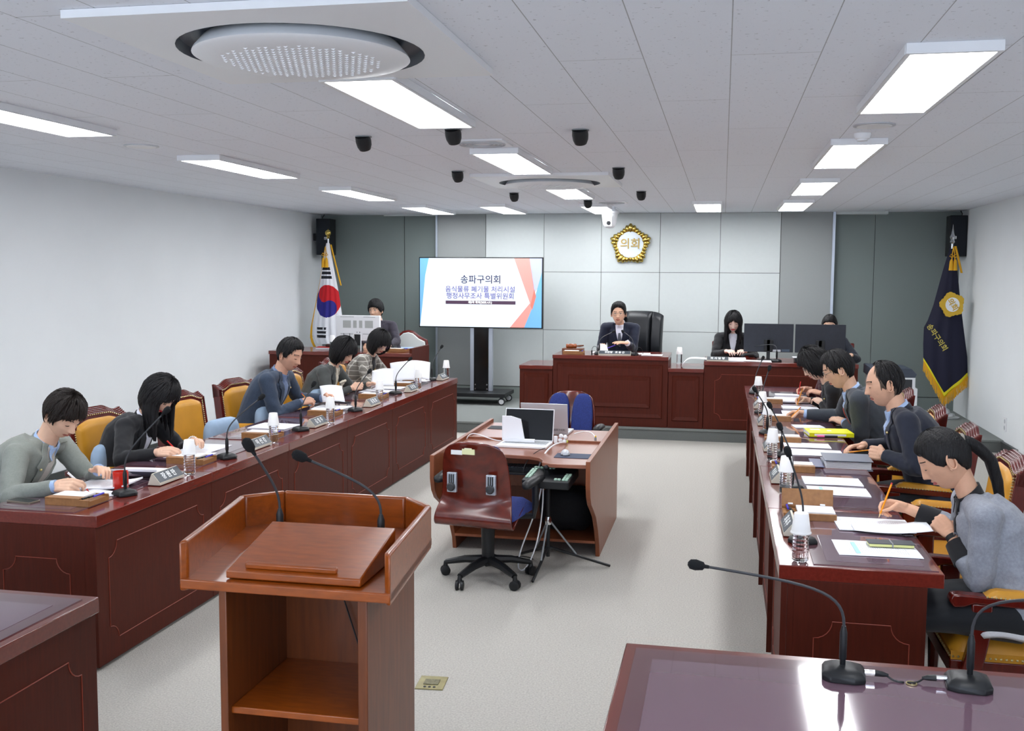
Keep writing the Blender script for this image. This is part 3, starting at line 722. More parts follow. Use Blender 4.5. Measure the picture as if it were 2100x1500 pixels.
Rm = [((.36, 4.49), (.29, 4.49, 1.15), 'nearest desk microphone of the right row, stem behind open pen tray'),
      ((.39, 5.62), (.32, 5.67, 1.09), 'desk microphone right row beside the unused papers'),
      ((.39, 6.68), (.31, 6.68, 1.08), 'desk microphone right row before the balding man'),
      ((.34, 7.6), (.245, 7.6, 1.08), 'desk microphone right row before the man in grey suit'),
      ((.34, 8.75), (.40, 8.85, 1.13), 'desk microphone right row before the curly haired woman'),
      ((.33, 10.2), (.40, 10.3, 1.1), 'farthest desk microphone of the right row')]
for (x, y), h, l in Rm: desk_mic((x, y, .757), h, l, rz=radians(120))
t = desk_mic((.36, 2.97, .7605), (-.055, 2.99, 1.055), 'big gooseneck microphone on the foreground table pointing left', rz=radians(175), big=1.12, hz=.15)
t2 = desk_mic((.70, 2.97, .7605), (1.08, 2.72, 1.10), 'gooseneck microphone nearest the right edge of the foreground table', rz=radians(-5), big=1.12, hz=.15)
for (x0, x1, l) in ((.42, .53, 'short black microphone cable on the foreground table, left half'), (.64, .53, 'short black microphone cable on the foreground table, right half')):
    s = 1 if x1 > x0 else -1
    c = thing('microphone_cable', l, 'cable', (x0, 2.97, .78))
    MB().tube([(0, 0, 0), (s*.028, 0, 0)], .0085, 12).build('connector', chrome, c)
    MB().tube([(s*.028, 0, 0), (s*.05, 0, -.002), (s*.065, 0, -.004)], [.0095, .008, .004], 10).build('plug', black, c)
    MB().tube(bez((s*.06, 0, -.004), (s*.075, 0, -.02), (s*.09, -.02, -.012), (s*.105, -.01, -.017)), .003, 6).build('cord', black, c)
tag(MB().tube([(.545+.014*cos(a*pi/8), 2.955+.014*sin(a*pi/8), .764) for a in range(17)], .0022, 6, cap=False).build('brass_cable_ring', brass), 'small brass cable ring between the two foreground microphones', 'ring')
def lect_mic(base, head, l):
    t = thing('lectern_microphone', l, 'microphone', base)
    MB().tube([(0, 0, 0), (0, 0, .01), (0, 0, .1), (0, 0, .12)], [.014, .0125, .0125, .006], 14).build('stem', black, t)
    pts = goose(None, (0, 0, 0), Vector(head)-Vector(base), .12)
    MB().tube(pts, .0045, 8).build('gooseneck', darkgrey, t)
    d = (pts[-1]-pts[-2]).normalized()
    MB().tube([pts[-1]-d*.04, pts[-1]-d*.025, pts[-1]-d*.015, pts[-1]+d*.005, pts[-1]+d*.02, pts[-1]+d*.028], [.0055, .007, .016, .0185, .016, .006], 16).build('windscreen', MATS['foam_black'], t)
lect_mic((-1.455, 3.19, .985), (-1.53, 3.12, 1.33), 'left gooseneck microphone rising behind the lectern reading board')
lect_mic((-1.095, 3.19, .985), (-1.34, 3.1, 1.305), 'right gooseneck microphone of the lectern bending far left')
# ------------------------------------------------------------------ council armchairs
def crest(u):      # serpentine top edge, u in -1..1
    a = abs(u)
    return .045*(1-sm(.30, .80, a))+.012*sm(.8, 1, a)
def armchair(label):
    t = thing('council_armchair', label, 'chair', (0, 0, 0), 0, 'mahogany armchairs with yellow leather')
    tilt = Matrix.Translation((0, -.20, .44)) @ Matrix.Rotation(radians(8), 4, 'X') @ Matrix.Diagonal((1, 1, .885, 1))
    W = .27
    b = MB(); b.T = tilt
    # side rails
    for s in (-1, 1): b.box((min(s*W, s*(W-.045)), -.035, .0), (max(s*W, s*(W-.045)), .03, .56))
    b.box((-W, -.035, 0), (W, .03, .06))
    # crest: stepped layers
    for k in range(5):
        zo = -.0*k; y0, y1 = -.035, .03-k*.011
        z_hi = .562+k*.012
        n = 26; pts = [(lerp(-W, W, i/n), z_hi+crest(lerp(-1, 1, i/n))) for i in range(n+1)]
        pl = pts+[(W, .5), (-W, .5)]
        b.prism(pl, y0, y1, ax='y')
    b.box((-W+.03, -.03, .05), (W-.03, -.01, .56))
    b.build('back_frame', chairw, t, bevel=.003)
    b = MB(); b.T = tilt
    def pad(u, v):
        x = lerp(-.228, .228, u); zt = .548+crest(lerp(-.8, .8, u))*.8; z = lerp(.05, zt, v)
        e = min(1, min(u, 1-u)*9)**.5*min(1, min(v, 1-v)*9)**.5
        return (x, .012+.04*e, z)
    b.grid(pad, 20, 20).build('back_cushion', leather, t, smooth=60)
    b = MB(); b.T = tilt
    P = [(-.22, z, 0) for z in [.06+i*.0172 for i in range(28)]]
    for i in range(29):
        z = .06+i*.017
        for s in (-1, 1): b.ball((s*.233, .032, z), .0052, n=6, q=4)
    for i in range(25):
        u = lerp(-1, 1, i/24); b.ball((u*.228, .034, .556+crest(u*.8)*.85), .0052, n=6, q=4)
    tag(b.build('nail_trim', brass, t), kind='stuff')
    # seat
    b = MB(); 
    def seat(u, v):
        e = min(1, min(u, 1-u)*8)**.5*min(1, min(v, 1-v)*8)**.5
        return (lerp(-.26, .26, u), lerp(-.22, .27, v), .405+.075*e)
    b.grid(seat, 18, 18); b.box((-.258, -.218, .37), (.258, .268, .407)); b.build('seat_cushion', leather, t, smooth=60)
    b = MB()
    for i in range(24):
        u = i/23
        b.ball((lerp(-.25, .25, u), .27, .385), .005, n=6, q=4); b.ball((-.26, lerp(-.2, .26, u), .385), .005, n=6, q=4); b.ball((.26, lerp(-.2, .26, u), .385), .005, n=6, q=4)
    tag(b.build('seat_nail_trim', brass, t), kind='stuff')
    b = MB(); b.box((-.262, -.225, .31), (.262, .272, .372)).build('seat_frame', chairw, t, bevel=.006)
    for sx in (-1, 1):
        for sy in (-.19, .235):
            MB().tube([(sx*.225, sy, .31), (sx*.228, sy+(.0 if sy > 0 else -.02), .15), (sx*.235, sy+(.015 if sy > 0 else -.05), .0)], [.028, .022, .016], 8).build('leg', chairw, t)
        b = MB(); x0, x1 = sx*.285-.03, sx*.285+.03
        b.prism([(-.25, .635), (.25, .655), (.285, .652), (.295, .625), (.275, .60), (.235, .605), (.2, .62), (-.25, .595)], x0, x1, ax='x')
        b.prism([(.13, .62), (.21, .62), (.20, .5), (.24, .33), (.16, .33), (.13, .5)], sx*.285-.022, sx*.285+.022, ax='x')
        a_ = b.build('armrest', chairw, t, bevel=.007)
        b = MB(); b.T = Matrix.Translation((sx*.285, 0, 0))
        b.grid(lambda u, v: ((u-.5)*.062, lerp(-.16, .16, v), .638+.03*(min(1, min(u, 1-u)*6)**.5)*(min(1, min(v, 1-v)*8)**.5)+.012*v), 8, 14)
        b.build('arm_pad', leather, a_, smooth=60)
        b = MB()
        for i in range(20):
            y = lerp(-.155, .155, i/19)
            for q in (-1, 1): b.ball((sx*.285+q*.031, y, .640+.012*(y+.16)/.32), .004, n=6, q=4)
        tag(b.build('arm_nail_trim', brass, a_), kind='stuff')
    return t
CH = [  # x, y, facing rz, label  (left row faces +X)
 (-4.02, 4.62, -90, 'yellow leather armchair of the man in light grey blazer'),
 (-3.80, 6.02, -97, 'yellow armchair behind the dark-haired woman in black blazer'),
 (-3.74, 7.00, -97, 'empty yellow leather armchair between dark-haired woman and man in navy'),
 (-3.78, 7.98, -99, 'yellow leather armchair behind the man in navy jacket'),
 (-3.80, 9.10, -95, 'yellow armchair mostly hidden behind the woman in dark grey jacket'),
 (-3.80, 10.3, -95, 'yellow armchair mostly hidden behind the woman in checked jacket'),
 (1.20, 4.53, 90, 'yellow leather armchair of the ponytailed woman, white blanket on seat'),
 (1.20, 5.62, 88, 'empty yellow armchair between ponytailed woman and balding man'),
 (1.22, 6.67, 86, 'yellow leather armchair behind the balding man'),
 (1.22, 7.6, 86, 'yellow leather armchair behind the man in grey suit'),
 (1.2, 8.7, 86, 'yellow armchair behind the woman with curly black hair'),
 (1.2, 10.1, 88, 'farthest yellow armchair of the right row, under the maroon sleeved person')]
ac = None
for x, y, rz, l in CH:
    if ac is None: ac = armchair(l); ac.location = (x, y, 0); ac.rotation_euler = (0, 0, radians(rz))
    else: dup(ac, (x, y, 0), radians(rz), l)
# pale blue lumbar cushions leaning on the backrests
def cushion(x, y, rz, label, z=.485, first=[None]):
    if first[0]: return dup(first[0], (x, y, z), radians(rz), label)
    def f(u, v):
        a = 2*pi*u; w_ = .19
        r = (abs(cos(a))**.6*(1 if cos(a) > 0 else -1), abs(sin(a))**.6*(1 if sin(a) > 0 else -1))
        e = sqrt(max(0, 1-(2*v-1)**8))
        return ((2*v-1)*w_, r[0]*.058*e, .165+r[1]*.165*e)
    b = MB(); b.grid(f, 24, 16); o = b.build('lumbar_cushion', ltblue, None, smooth=60)
    tag(o, label, 'cushion', 'pale blue lumbar cushions'); o.location = (x, y, z); o.rotation_euler = (0, 0, radians(rz)); first[0] = o
for x, y, rz, l, z in ((-3.98, 4.58, -90, 'pale blue cushion behind the man in light grey blazer', .485), (-3.82, 5.88, -97, 'pale blue cushion behind the dark-haired woman', .485), (-3.66, 7.02, -97, 'pale blue cushion on the empty armchair, left row', .485),
    (-3.68, 7.92, -99, 'pale blue cushion on the armchair behind the man in navy', .485), (-3.72, 9.12, -95, 'pale blue cushion on the armchair of the woman in dark grey', .485),
    (1.30, 4.53, 90, 'pale blue cushion behind the ponytailed woman', .485), (1.33, 6.65, 86, 'pale blue cushion behind the balding man', .485), (1.32, 7.6, 86, 'pale blue cushion behind the man in grey suit', .485)):
    cushion(x, y, rz, l, z)
b = MB(); b.grid(lambda u, v: (lerp(-.06, .30, u), lerp(-.24, .24, v), .03*(min(u, 1-u, v, 1-v, .12)/.12)**.5+.008*sin(u*9+v*5)), 24, 20)
o = b.build('folded_blanket', mat('white_quilt', (224, 224, 228), .9, bump=.4, bscale=60), None); o.location = (1.1, 4.46, .482)
tag(o, 'white folded blanket on the seat under the ponytailed woman', 'blanket'); o.modifiers.new('s', 'SOLIDIFY').thickness = .02

# chairman's black leather chair
t = thing('executive_chair', 'tall black leather executive chair behind the chairman', 'chair', (-1.10, 13.28, PZ), radians(172))
def bk(s0, s1, yo, d):
    def f(u, v):
        x = lerp(s0, s1, u); e = (min(u, 1-u, .14)/.14)**.5*(min(v, 1-v, .08)/.08)**.5
        zt = 1.30-.05*((x/.3)**4)
        return (x, yo+d*e-.03*cos(v*6), lerp(.42, zt, v))
    return f
def shell(f, name, m, par, nu=20, nv=24, back=.06):
    b = MB(); b.grid(f, nu, nv); b.grid(lambda u, v: (f(u, v)[0], f(0, v)[1]-back*(min(u, 1-u, .1)/.1)**.5, f(u, v)[2]), nu, nv); return b.build(name, m, par, smooth=60)
shell(bk(-.32, -.17, -.22, .09), 'back_side_cushion', blackl, t); shell(bk(.17, .32, -.22, .09), 'back_side_cushion', blackl, t)
shell(bk(-.19, .19, -.23, .085), 'back_cushion', blackl, t)
b = MB(); b.rbox((-.27, -.22, .38), (.27, .27, .48), .06).build('seat', blackl, t, bevel=.03, seg=3)
for s in (-1, 1): b = MB(); b.tube([(s*.3, -.2, .5), (s*.31, -.18, .64), (s*.31, .0, .66), (s*.31, .16, .63), (s*.3, .2, .45)], [.028, .03, .035, .03, .02], 10).build('armrest', blackl, t)
MB().lathe([(.03, .06), (.03, .38)], 12).build('gas_lift', black, t)
for k in range(5):
    a = 2*pi*k/5; b = MB(); b.tube([(0, 0, .1), (.28*cos(a), .28*sin(a), .07)], [.03, .018], 8); b.ball((.28*cos(a), .28*sin(a), .03), .03); b.build('base_leg', black, t)
# white leather chair behind the monitor man, clerk chairs
t = thing('guest_chair', 'carved wood chair with white leather back behind white monitor', 'chair', (-4.18, 13.2, PZ), radians(183))
pts = [(.25*cos(a)*(1 if abs(cos(a)) < .8 else .97), 0, .83+.26*sin(a)**3 if a < pi else .6) for a in [pi*i/24 for i in range(25)]]
pts = [(.26, 0, .45), (.265, 0, .75), (.25, 0, .86), (.16, 0, .9), (.07, 0, .97), (0, 0, .985), (-.07, 0, .97), (-.16, 0, .9), (-.25, 0, .86), (-.265, 0, .75), (-.26, 0, .45)]
b = MB(); b.tube([(x, -.2, z) for x, y, z in pts], .022, 8).build('back_frame', chairw, t)
b = MB(); b.prism([(x*.93, z-.01) for x, y, z in pts], -.19, -.16, ax='y').build('back_cushion', mat('white_leather', (214, 216, 212), .5), t, bevel=.008)
MB().box((-.25, -.2, .38), (.25, .25, .46)).build('seat', MATS['white_leather'], t, bevel=.02)
for sx in (-.22, .22):
    for sy in (-.18, .22): MB().box((sx-.02, sy-.02, 0), (sx+.02, sy+.02, .38)).build('leg', chairw, t)
cushion(-4.12, 13.1, 183, 'pale blue cushion on the carved chair behind the white monitor', .60)
def plain_chair(x, y, l, rz=180):
    t = thing('clerk_chair', l, 'chair', (x, y, PZ), radians(rz), 'wooden chairs of the clerks')
    MB().box((-.24, -.24, .4), (.24, .24, .46)).build('seat', leather, t, bevel=.015)
    MB().box((-.24, -.26, .46), (.24, -.22, .93)).build('backrest', chairw, t, bevel=.015)
    for sx in (-.21, .21):
        for sy in (-.21, .21): MB().box((sx-.02, sy-.02, 0), (sx+.02, sy+.02, .4)).build('leg', chairw, t)
plain_chair(.12, 13.2, 'wooden chair behind the clerk with long dark hair'); plain_chair(1.4, 13.25, 'wooden chair behind the two black monitors')

# ------------------------------------------------------------------ middle office desk
t = thing('office_desk', 'two sided office desk with laptops in the middle of the room', 'desk', (-1.29, 7.08, 0)); O = Vector((-1.29, 7.08, 0))
def side_prof():
    p = [(-.88, .755), (.88, .755), (.88, .64), (.86, .55), (.80, .42), (.80, 0)]
    low = [(-.36, 0), (-.36, .30), (-.40, .42), (-.60, .50), (-.84, .58), (-.88, .64)]
    return [(-.88, .755), (-.88, .62), (-.80, .55), (-.56, .44), (-.42, .34), (-.40, 0), (.88, 0), (.88, .755)]
# photographed profile: deep at the top, stepping back low down near the knees
prof = [(-.88, .752), (-.88, .50), (-.86, .44), (-.70, .36), (-.50, .30), (-.32, .0), (.86, 0), (.80, .45), (.86, .55), (.86, .752)]
prof = [(-.88, .752), (-.88, .53), (-.85, .46), (-.78, .40), (-.60, .30), (-.42, .16), (-.36, 0), (.82, 0), (.82, .42), (.86, .55), (.86, .752)]
prof = [(-.86, .752), (-.86, .5), (-.82, .42), (-.62, .36), (-.33, .30), (-.30, 0), (.84, 0), (.84, .752)]
prof = [(-.86, .752), (-.80, .40), (-.55, .32), (-.30, .0), (.86, 0), (.84, .752)]
# side board tapers smoothly from the projecting top to the set-back foot
prof = [(-.87, .752), (-.87, .60), (-.84, .52), (-.78, .46), (-.66, .40), (-.52, .32), (-.40, .20), (-.32, .08), (-.30, 0), (.84, 0), (.84, .4), (.87, .5), (.87, .752)]
for s, l in ((1, None), (-1, None)):
    b = MB(); b.prism(prof, s*.5-.014, s*.5+.014, ax='x'); b.build('side_panel', deskw, t, bevel=.003)
for s in (-1, 1):
    cut = [(-.486, 0), (.486, 0), (.486, -.84), (.26, -.84), (.20, -.80), (.19, -.72), (.15, -.64), (.08, -.60), (-.10, -.58), (-.26, -.60), (-.486, -.60)]
    if s < 0: cut = cut
    b = MB(); b.T = Matrix.Rotation(0 if s < 0 else pi, 4, 'Z'); b.prism(cut, .70, .725); b.build('desktop', desktopw, t, bevel=.004)
MB().box((-.486, -.012, .40), (.486, .012, .742)).build('divider', deskw, t, bevel=.002)
MB().box((-.486, .2, .02), (.486, .215, .62)).build('modesty_panel', deskw, t, smooth=0)
MB().box((-.486, -.35, .10), (.486, .2, .118)).build('lower_shelf', deskw, t, smooth=0)
# side kept as a gap: keyboard tray
MB().box((-.3, -.62, .60), (.25, -.3, .612)).build('keyboard_tray', black, t, bevel=.002)
# items on it
def laptop(loc, rz, l, cover, screenm, label_txt=None, keys=True):
    t = thing('laptop', l, 'laptop', loc, rz)
    MB().rbox((-.175, -.12, 0), (.175, .12, .016), .012).build('base', cover, t, bevel=.003)
    if keys:
        b = MB()
        for j in range(5):
            for i in range(14): b.box((-.155+i*.0222, -.02+j*.022, .016), (-.155+i*.0222+.0195, -.02+j*.022+.019, .0185))
        tag(b.build('keyboard', lgrey, t, smooth=0), kind='stuff')
    L = thing('x', None, None); bpy.data.objects.remove(L)
    b = MB(); b.T = Matrix.Translation((0, .118, .016)) @ Matrix.Rotation(radians(-12), 4, 'X'); b.box((-.175, 0, 0), (.175, .008, .225)); s = b.build('lid', cover, t, bevel=.002)
    b = MB(); b.T = Matrix.Translation((0, .118, .016)) @ Matrix.Rotation(radians(-12), 4, 'X'); b.box((-.169, -.002, .008), (.169, 0, .219)); b.build('screen', screenm, s, smooth=0)
    return t
laptop((-1.315, 6.87, .726), radians(-2), 'open laptop with black screen facing the front swivel chair', white, blackg)
l2 = laptop((-1.26, 7.52, .726), radians(178), 'open silver laptop facing away towards the blue chair', lgrey, blackg)
b = MB(); b.box((.03, .130, .03), (.13, .1315, .055)); b.T = Matrix(); 
lb = MB(); lb.T = Matrix.Translation((0, .118, .016)) @ Matrix.Rotation(radians(-12), 4, 'X'); lb.box((-.165, .008, .012), (-.055, .0095, .036)); st_ = lb.build('sticker', mat('grey_sticker', (172, 172, 176), .5), l2)
text_mesh('sticker_text', '송파구의회', .018, mat('dark_ink', (60, 60, 66), .6), st_, Matrix.Translation((0, .118, .016)) @ Matrix.Rotation(radians(-12), 4, 'X') @ frame((-.11, .0102, .024), (-1, 0, 0), (0, 0, 1)), .0002)
b = MB(); b.prism([(-.06, 0), (.10, 0), (.072, .15), (.0, .17), (-.06, .17)], -.006, .006, ax='y'); b.box((-.04, -.02, -.008), (.17, .01, .012)); o = b.build('white_document_holder', paper, None); o.location = (-1.42, 6.90, .755)
tag(o, 'white card holder standing in front of the black laptop screen', 'card holder')
def mouse(loc, rz, l, m):
    t = thing('computer_mouse', l, 'mouse', loc, rz)
    b = MB(); b.grid(lambda u, v: (.03*sin(2*pi*u)*sin(pi*v)**.6, -.05*cos(pi*v), .004+max(0, cos(2*pi*u))*.03*sin(pi*v)**.6), 20, 12).build('shell', m, t, smooth=60)
    MB().box((-.026, -.042, 0), (.026, .042, .009)).build('underside', black, t, bevel=.008)
mouse((-.985, 6.565, .729), .2, 'silver computer mouse on the dark blue mouse pad', lgrey); mouse((-1.58, 7.60, .729), 0, 'dark computer mouse on the far mouse pad left', darkgrey)
tag(MB().rbox((-.115, -.085, 0), (.115, .085, .003), .006).build('mouse_pad', mat('navy_pad', (56, 66, 90), .7)), 'dark blue mouse pad on the near right corner of desk', 'mouse pad').location = (-.93, 6.54, .7255)
tag(MB().rbox((-.1, -.08, 0), (.1, .08, .003), .006).build('mouse_pad', mat('black_pad', (38, 42, 50), .7)), 'black mouse pad at the far left of the office desk', 'mouse pad').location = (-1.64, 7.64, .7255)
def cable(pts, r, m, l, cat='cable', n=24):
    o = MB().tube(bez(*pts, n=n) if len(pts) == 4 else pts, r, 7).build('cable', m); tag(o, l, cat); return o
cable([(-1.76, 7.0, .735), (-1.72, 6.98, .83), (-1.62, 7.0, .73), (-1.5, 6.97, .735)], .004, white, 'white cable looping left of the open laptop')
cable([(-1.05, 7.42, .735), (-.95, 7.5, .76), (-.90, 7.38, .76), (-.86, 7.2, .73)], .004, white, 'white cable from silver laptop to desk grommet')
cable([(-1.05, 6.98, .745), (-1.0, 6.72, .77), (-1.17, 6.62, .85), (-1.165, 6.44, .50)], .0055, white, 'thick white cable hanging from laptop over the desk edge')
cable([(-1.10, 6.35, .59), (-1.12, 6.32, .35), (-1.26, 6.3, .15), (-1.24, 6.3, .03)], .0045, white, 'white cable loop hanging beside the tripod')
cable([(-1.24, 6.3, .03), (-1.18, 6.2, -.02), (-1.08, 6.3, .2), (-1.09, 6.33, .55)], .0045, white, 'white cable rising along the tripod pole')
cable([(-1.15, 6.75, .735), (-1.2, 6.5, .75), (-1.24, 6.45, .68), (-1.24, 6.43, .62)], .0025, black, 'thin black cable dangling from the desktop cutout')
cable([(-1.5, 6.7, .006), (-1.4, 6.5, .006), (-1.3, 6.75, .006), (-1.2, 6.6, .006)], .003, black, 'thin black cable curled on the floor under the desk')
t = thing('usb_hub', 'white flower shaped usb hub beside the open laptop', 'usb hub', (-1.07, 6.99, .742))
b = MB()
for k in range(4): a = k*pi/2+.6; b.ball((.022*cos(a), .012, .02+.022*sin(a)), (.016, .012, .016), n=12, q=8)
b.build('petals', white, t, smooth=80); MB().box((-.06, -.012, -.012), (-.035, .008, .04)).build('plug', white, t, bevel=.004)
MB().ball((.025, .02, .0), (.012, .008, .012), n=10).build('green_tip', mat('lime', (206, 222, 90), .5), t)
t = thing('cable_connector', 'small connector with yellow tip standing in desk grommet', 'connector', (-.86, 7.16, .727))
MB().lathe([(.008, 0), (.009, .02), (.006, .03)], 12).build('body', grey, t); MB().lathe([(.006, .03), (.006, .038), (.002, .04)], 10).build('tip', mat('yellow_plastic', (236, 196, 40), .5), t)
t = thing('keyboard', 'black keyboard on the tray under the desktop', 'keyboard', (-1.36, 6.6, .613))
MB().rbox((-.2, -.07, 0), (.2, .07, .02), .01).build('body', black, t)
b = MB()
for j in range(5):
    for i in range(15): b.box((-.19+i*.0255, -.06+j*.024, .02), (-.19+i*.0255+.021, -.06+j*.024+.02, .026))
tag(b.build('keys', darkgrey, t, smooth=0), kind='stuff')
t = thing('video_switcher', 'black control panel with pale green keys on tripod', 'control panel', (-1.035, 6.29, .60), radians(-4))
b = MB(); b.T = Matrix.Rotation(radians(6), 4, 'X'); b.rbox((-.15, -.15, 0), (.15, .15, .05), .015).build('housing', black, t, bevel=.005)
b = MB(); b.T = Matrix.Rotation(radians(6), 4, 'X'); gk = mat('pale_green_keys', (176, 208, 190), .4)
for i in range(7): b.box((-.135+i*.02, .115, .05), (-.135+i*.02+.015, .13, .058))
for j in range(7):
    for i in range(2): b.box((-.14+i*.02, -.10+j*.028, .05), (-.14+i*.02+.015, -.10+j*.028+.02, .058))
for j in range(5):
    for i in range(2): b.box((.10+i*.02, -.12+j*.028, .05), (.10+i*.02+.015, -.12+j*.028+.02, .058))
for i in range(2): b.box((.05+i*.022, -.12, .05), (.05+i*.022+.017, -.10, .058))
tag(b.build('keys', gk, t, smooth=0), kind='stuff')
b = MB(); b.T = Matrix.Rotation(radians(6), 4, 'X'); b.tube([(-.02, -.02, .05), (-.02, -.03, .09)], [.02, .012], 10); b.ball((-.02, -.03, .1), .018); b.build('joystick', black, t)
t = thing('tripod', 'black tripod stand carrying the control panel', 'tripod', (-1.06, 6.36, 0))
MB().tube([(0, 0, .1), (0, 0, .585)], .012, 12).build('pole', black, t)
for a, l in ((-100, .28), (125, .42), (25, .42)):
    c, s_ = cos(radians(a)), sin(radians(a)); lg = MB().tube([(0.01*c, .01*s_, .16), (l*c, l*s_, .012)], .009, 6).build('leg', black, t)
    MB().tube([(.012*c, .012*s_, .33), (l*.45*c, l*.45*s_, .105)], .006, 6).build('brace', grey, lg)
MB().lathe([(.02, .31), (.022, .34), (.016, .36)], 12).build('collar', chrome, t)
b = MB(); b.T = Matrix.Translation((-1.03, 7.0, .120)); 
b.grid(lambda u, v: (.20*cos(2*pi*u)*(sin(pi*v)**.5), .15*sin(2*pi*u)*(sin(pi*v)**.5), .16-.15*cos(pi*v)+.012*sin(u*17+v*9)), 28, 14)
tag(b.build('black_bag', mat('bag_fabric', (16, 18, 24), .8, bump=.5, bscale=30)), 'black bag stored under the right of the office desk', 'bag')

# ------------------------------------------------------------------ swivel chairs with plywood shell
def swivel(loc, rz, l):
    t = thing('swivel_chair', l, 'chair', loc, rz, 'plywood shell swivel chairs')
    # centre line profile of shell (y,z): seat front to back, curl, up
    prof = [(.18, .455), (.05, .44), (-.08, .42), (-.17, .405), (-.22, .415), (-.255, .45), (-.262, .49), (-.245, .53), (-.235, .58), (-.245, .68), (-.265, .78), (-.29, .86), (-.305, .905)]
    wid = [.2, .22, .235, .245, .25, .25, .25, .24, .225, .22, .21, .19, .14]
    prof[3] = (-.17, .385); prof[4] = (-.235, .375)
    prof = [(.18, .47), (.05, .455), (-.08, .43), (-.17, .40), (-.235, .375), (-.268, .40), (-.272, .44), (-.245, .495), (-.232, .55), (-.245, .67), (-.265, .78), (-.285, .86), (-.30, .905)]
    n = 16; m_ = len(prof); b = MB(); vs = []
    def sh(d):
        out = []
        for j, ((y, z), w_) in enumerate(zip(prof, wid)):
            for i in range(n+1):
                u = 2*i/n-1; k = .04*(u*u) if j > 7 else 0
                out.append((u*w_, y+k+d, z-(.02*u**4 if j == m_-1 else 0)))
        return out
    vs = sh(0); W_ = n+1
    b.add(vs, [(j*W_+i, j*W_+i+1, (j+1)*W_+i+1, (j+1)*W_+i) for j in range(m_-1) for i in range(n)])
    o = b.build('shell', ply, t, smooth=60); md = o.modifiers.new('sub', 'SUBSURF'); md.levels = 2; md.render_levels = 2; md = o.modifiers.new('s', 'SOLIDIFY'); md.thickness = .014; md.offset = 1
    # back pads, twin
    for s in (-1, 1):
        def pad(u, v):
            a = 2*pi*u; sg = lambda q, e: (abs(q)**e)*(1 if q > 0 else -1)
            sx_ = sg(cos(a), .62 if sin(a) > 0 else .4); sz_ = sg(sin(a), .62 if sin(a) > 0 else .4); k = sin(pi*v/2)**.5
            x = s*.104+.094*sx_*k*(1-.12*max(0, sz_)); z = .705+.185*sz_*k
            return (x, -.205-(z-.6)*.22+.04*(cos(pi*v/2))**.6+.03*(x/.2)**2, z)
        b = MB(); b.grid(pad, 32, 10).build('back_pad', bluef, t, smooth=60)
    b = MB(); b.grid(lambda u, v: (lerp(-.24, .24, u), lerp(-.2, .26, v), .43+.07*(min(u, 1-u, v, 1-v, .15)/.15)**.5-.03*max(0, v-.8)*5), 20, 20); b.box((-.22, -.18, .415), (.22, .24, .45)); b.build('seat_pad', bluef, t, smooth=60)
    MB().box((-.12, -.15, .385), (.12, .15, .42)).build('mechanism', black, t, bevel=.01)
    for s in (-1, 1):
        b = MB(); b.tube([(s*.14, .02, .41), (s*.29, .03, .42), (s*.30, .03, .5), (s*.295, .04, .62)], [.02, .02, .022, .022], 8); a_ = b.build('arm_post', black, t)
        b = MB(); b.tube([(s*.29, -.13, .625), (s*.29, -.10, .635), (s*.295, .02, .645), (s*.295, .13, .64), (s*.29, .15, .63)], [(.012, .02), (.026, .036), (.028, .04), (.024, .036), (.01, .02)], 12, up=(0, 0, 1)); b.build('arm_pad', black, t, smooth=70)
        pl = MB().box((s*.125-.03, -.292, .60), (s*.125+.03, -.268, .72)).build('adjuster_plate', alu, t, bevel=.004)
        for k in (-1, 0, 1): MB().box((s*.125+k*.013-.003, -.296, .63), (s*.125+k*.013+.003, -.291, .71)).build('slot', black, pl, smooth=0)
        b = MB(); b.T = Matrix.Translation((s*.125, -.292, .635)) @ Matrix.Rotation(radians(90), 4, 'X'); b.lathe([(.026, 0), (.027, .012), (.02, .022), (.0001, .024)], 12).build('knob', darkgrey, pl)
    MB().lathe([(.045, .385), (.042, .27), (.038, .13), (.06, .10)], 20).build('gas_lift', black, t)
    for k in range(5):
        a = 2*pi*k/5+pi/2+.35; c, s_ = cos(a), sin(a)
        lg = MB().tube([(.03*c, .03*s_, .125), (.15*c, .15*s_, .115), (.28*c, .28*s_, .085)], [(.028, .035), (.024, .028), (.016, .022)], 8, up=(0, 0, 1)).build('base_leg', black, t)
        b = MB(); b.T = Matrix.Translation((.285*c, .285*s_, .03)) @ Matrix.Rotation(a+.5, 4, 'Z') @ Matrix.Rotation(radians(90), 4, 'X')
        for q in (-.026, .006): b.lathe([(.020, q), (.03, q+.003), (.03, q+.017), (.020, q+.02)], 18)
        w_ = b.build('caster', black, lg)
        MB().tube([(.285*c, .285*s_, .045), (.283*c, .283*s_, .09)], [.018, .012], 8).build('caster_stem', black, lg)
    return t
a = swivel((-1.40, 6.12, 0), radians(-8), 'near swivel chair seen from behind, plywood shell with paper notes')
for (x0, z0, x1, z1, c) in ((-.115, .836, -.045, .862, (232, 234, 236)), (-.045, .84, .035, .872, (222, 222, 176)), (-.03, .872, .015, .878, (226, 226, 190))):
    MB().box((x0, -.322, z0), (x1, -.315, z1)).build('paper_note', mat('note_%d' % c[0], c, .7), a, smooth=0)
b2 = swivel((-1.27, 8.42, 0), radians(176), 'far blue padded swivel chair facing the camera behind the laptops')
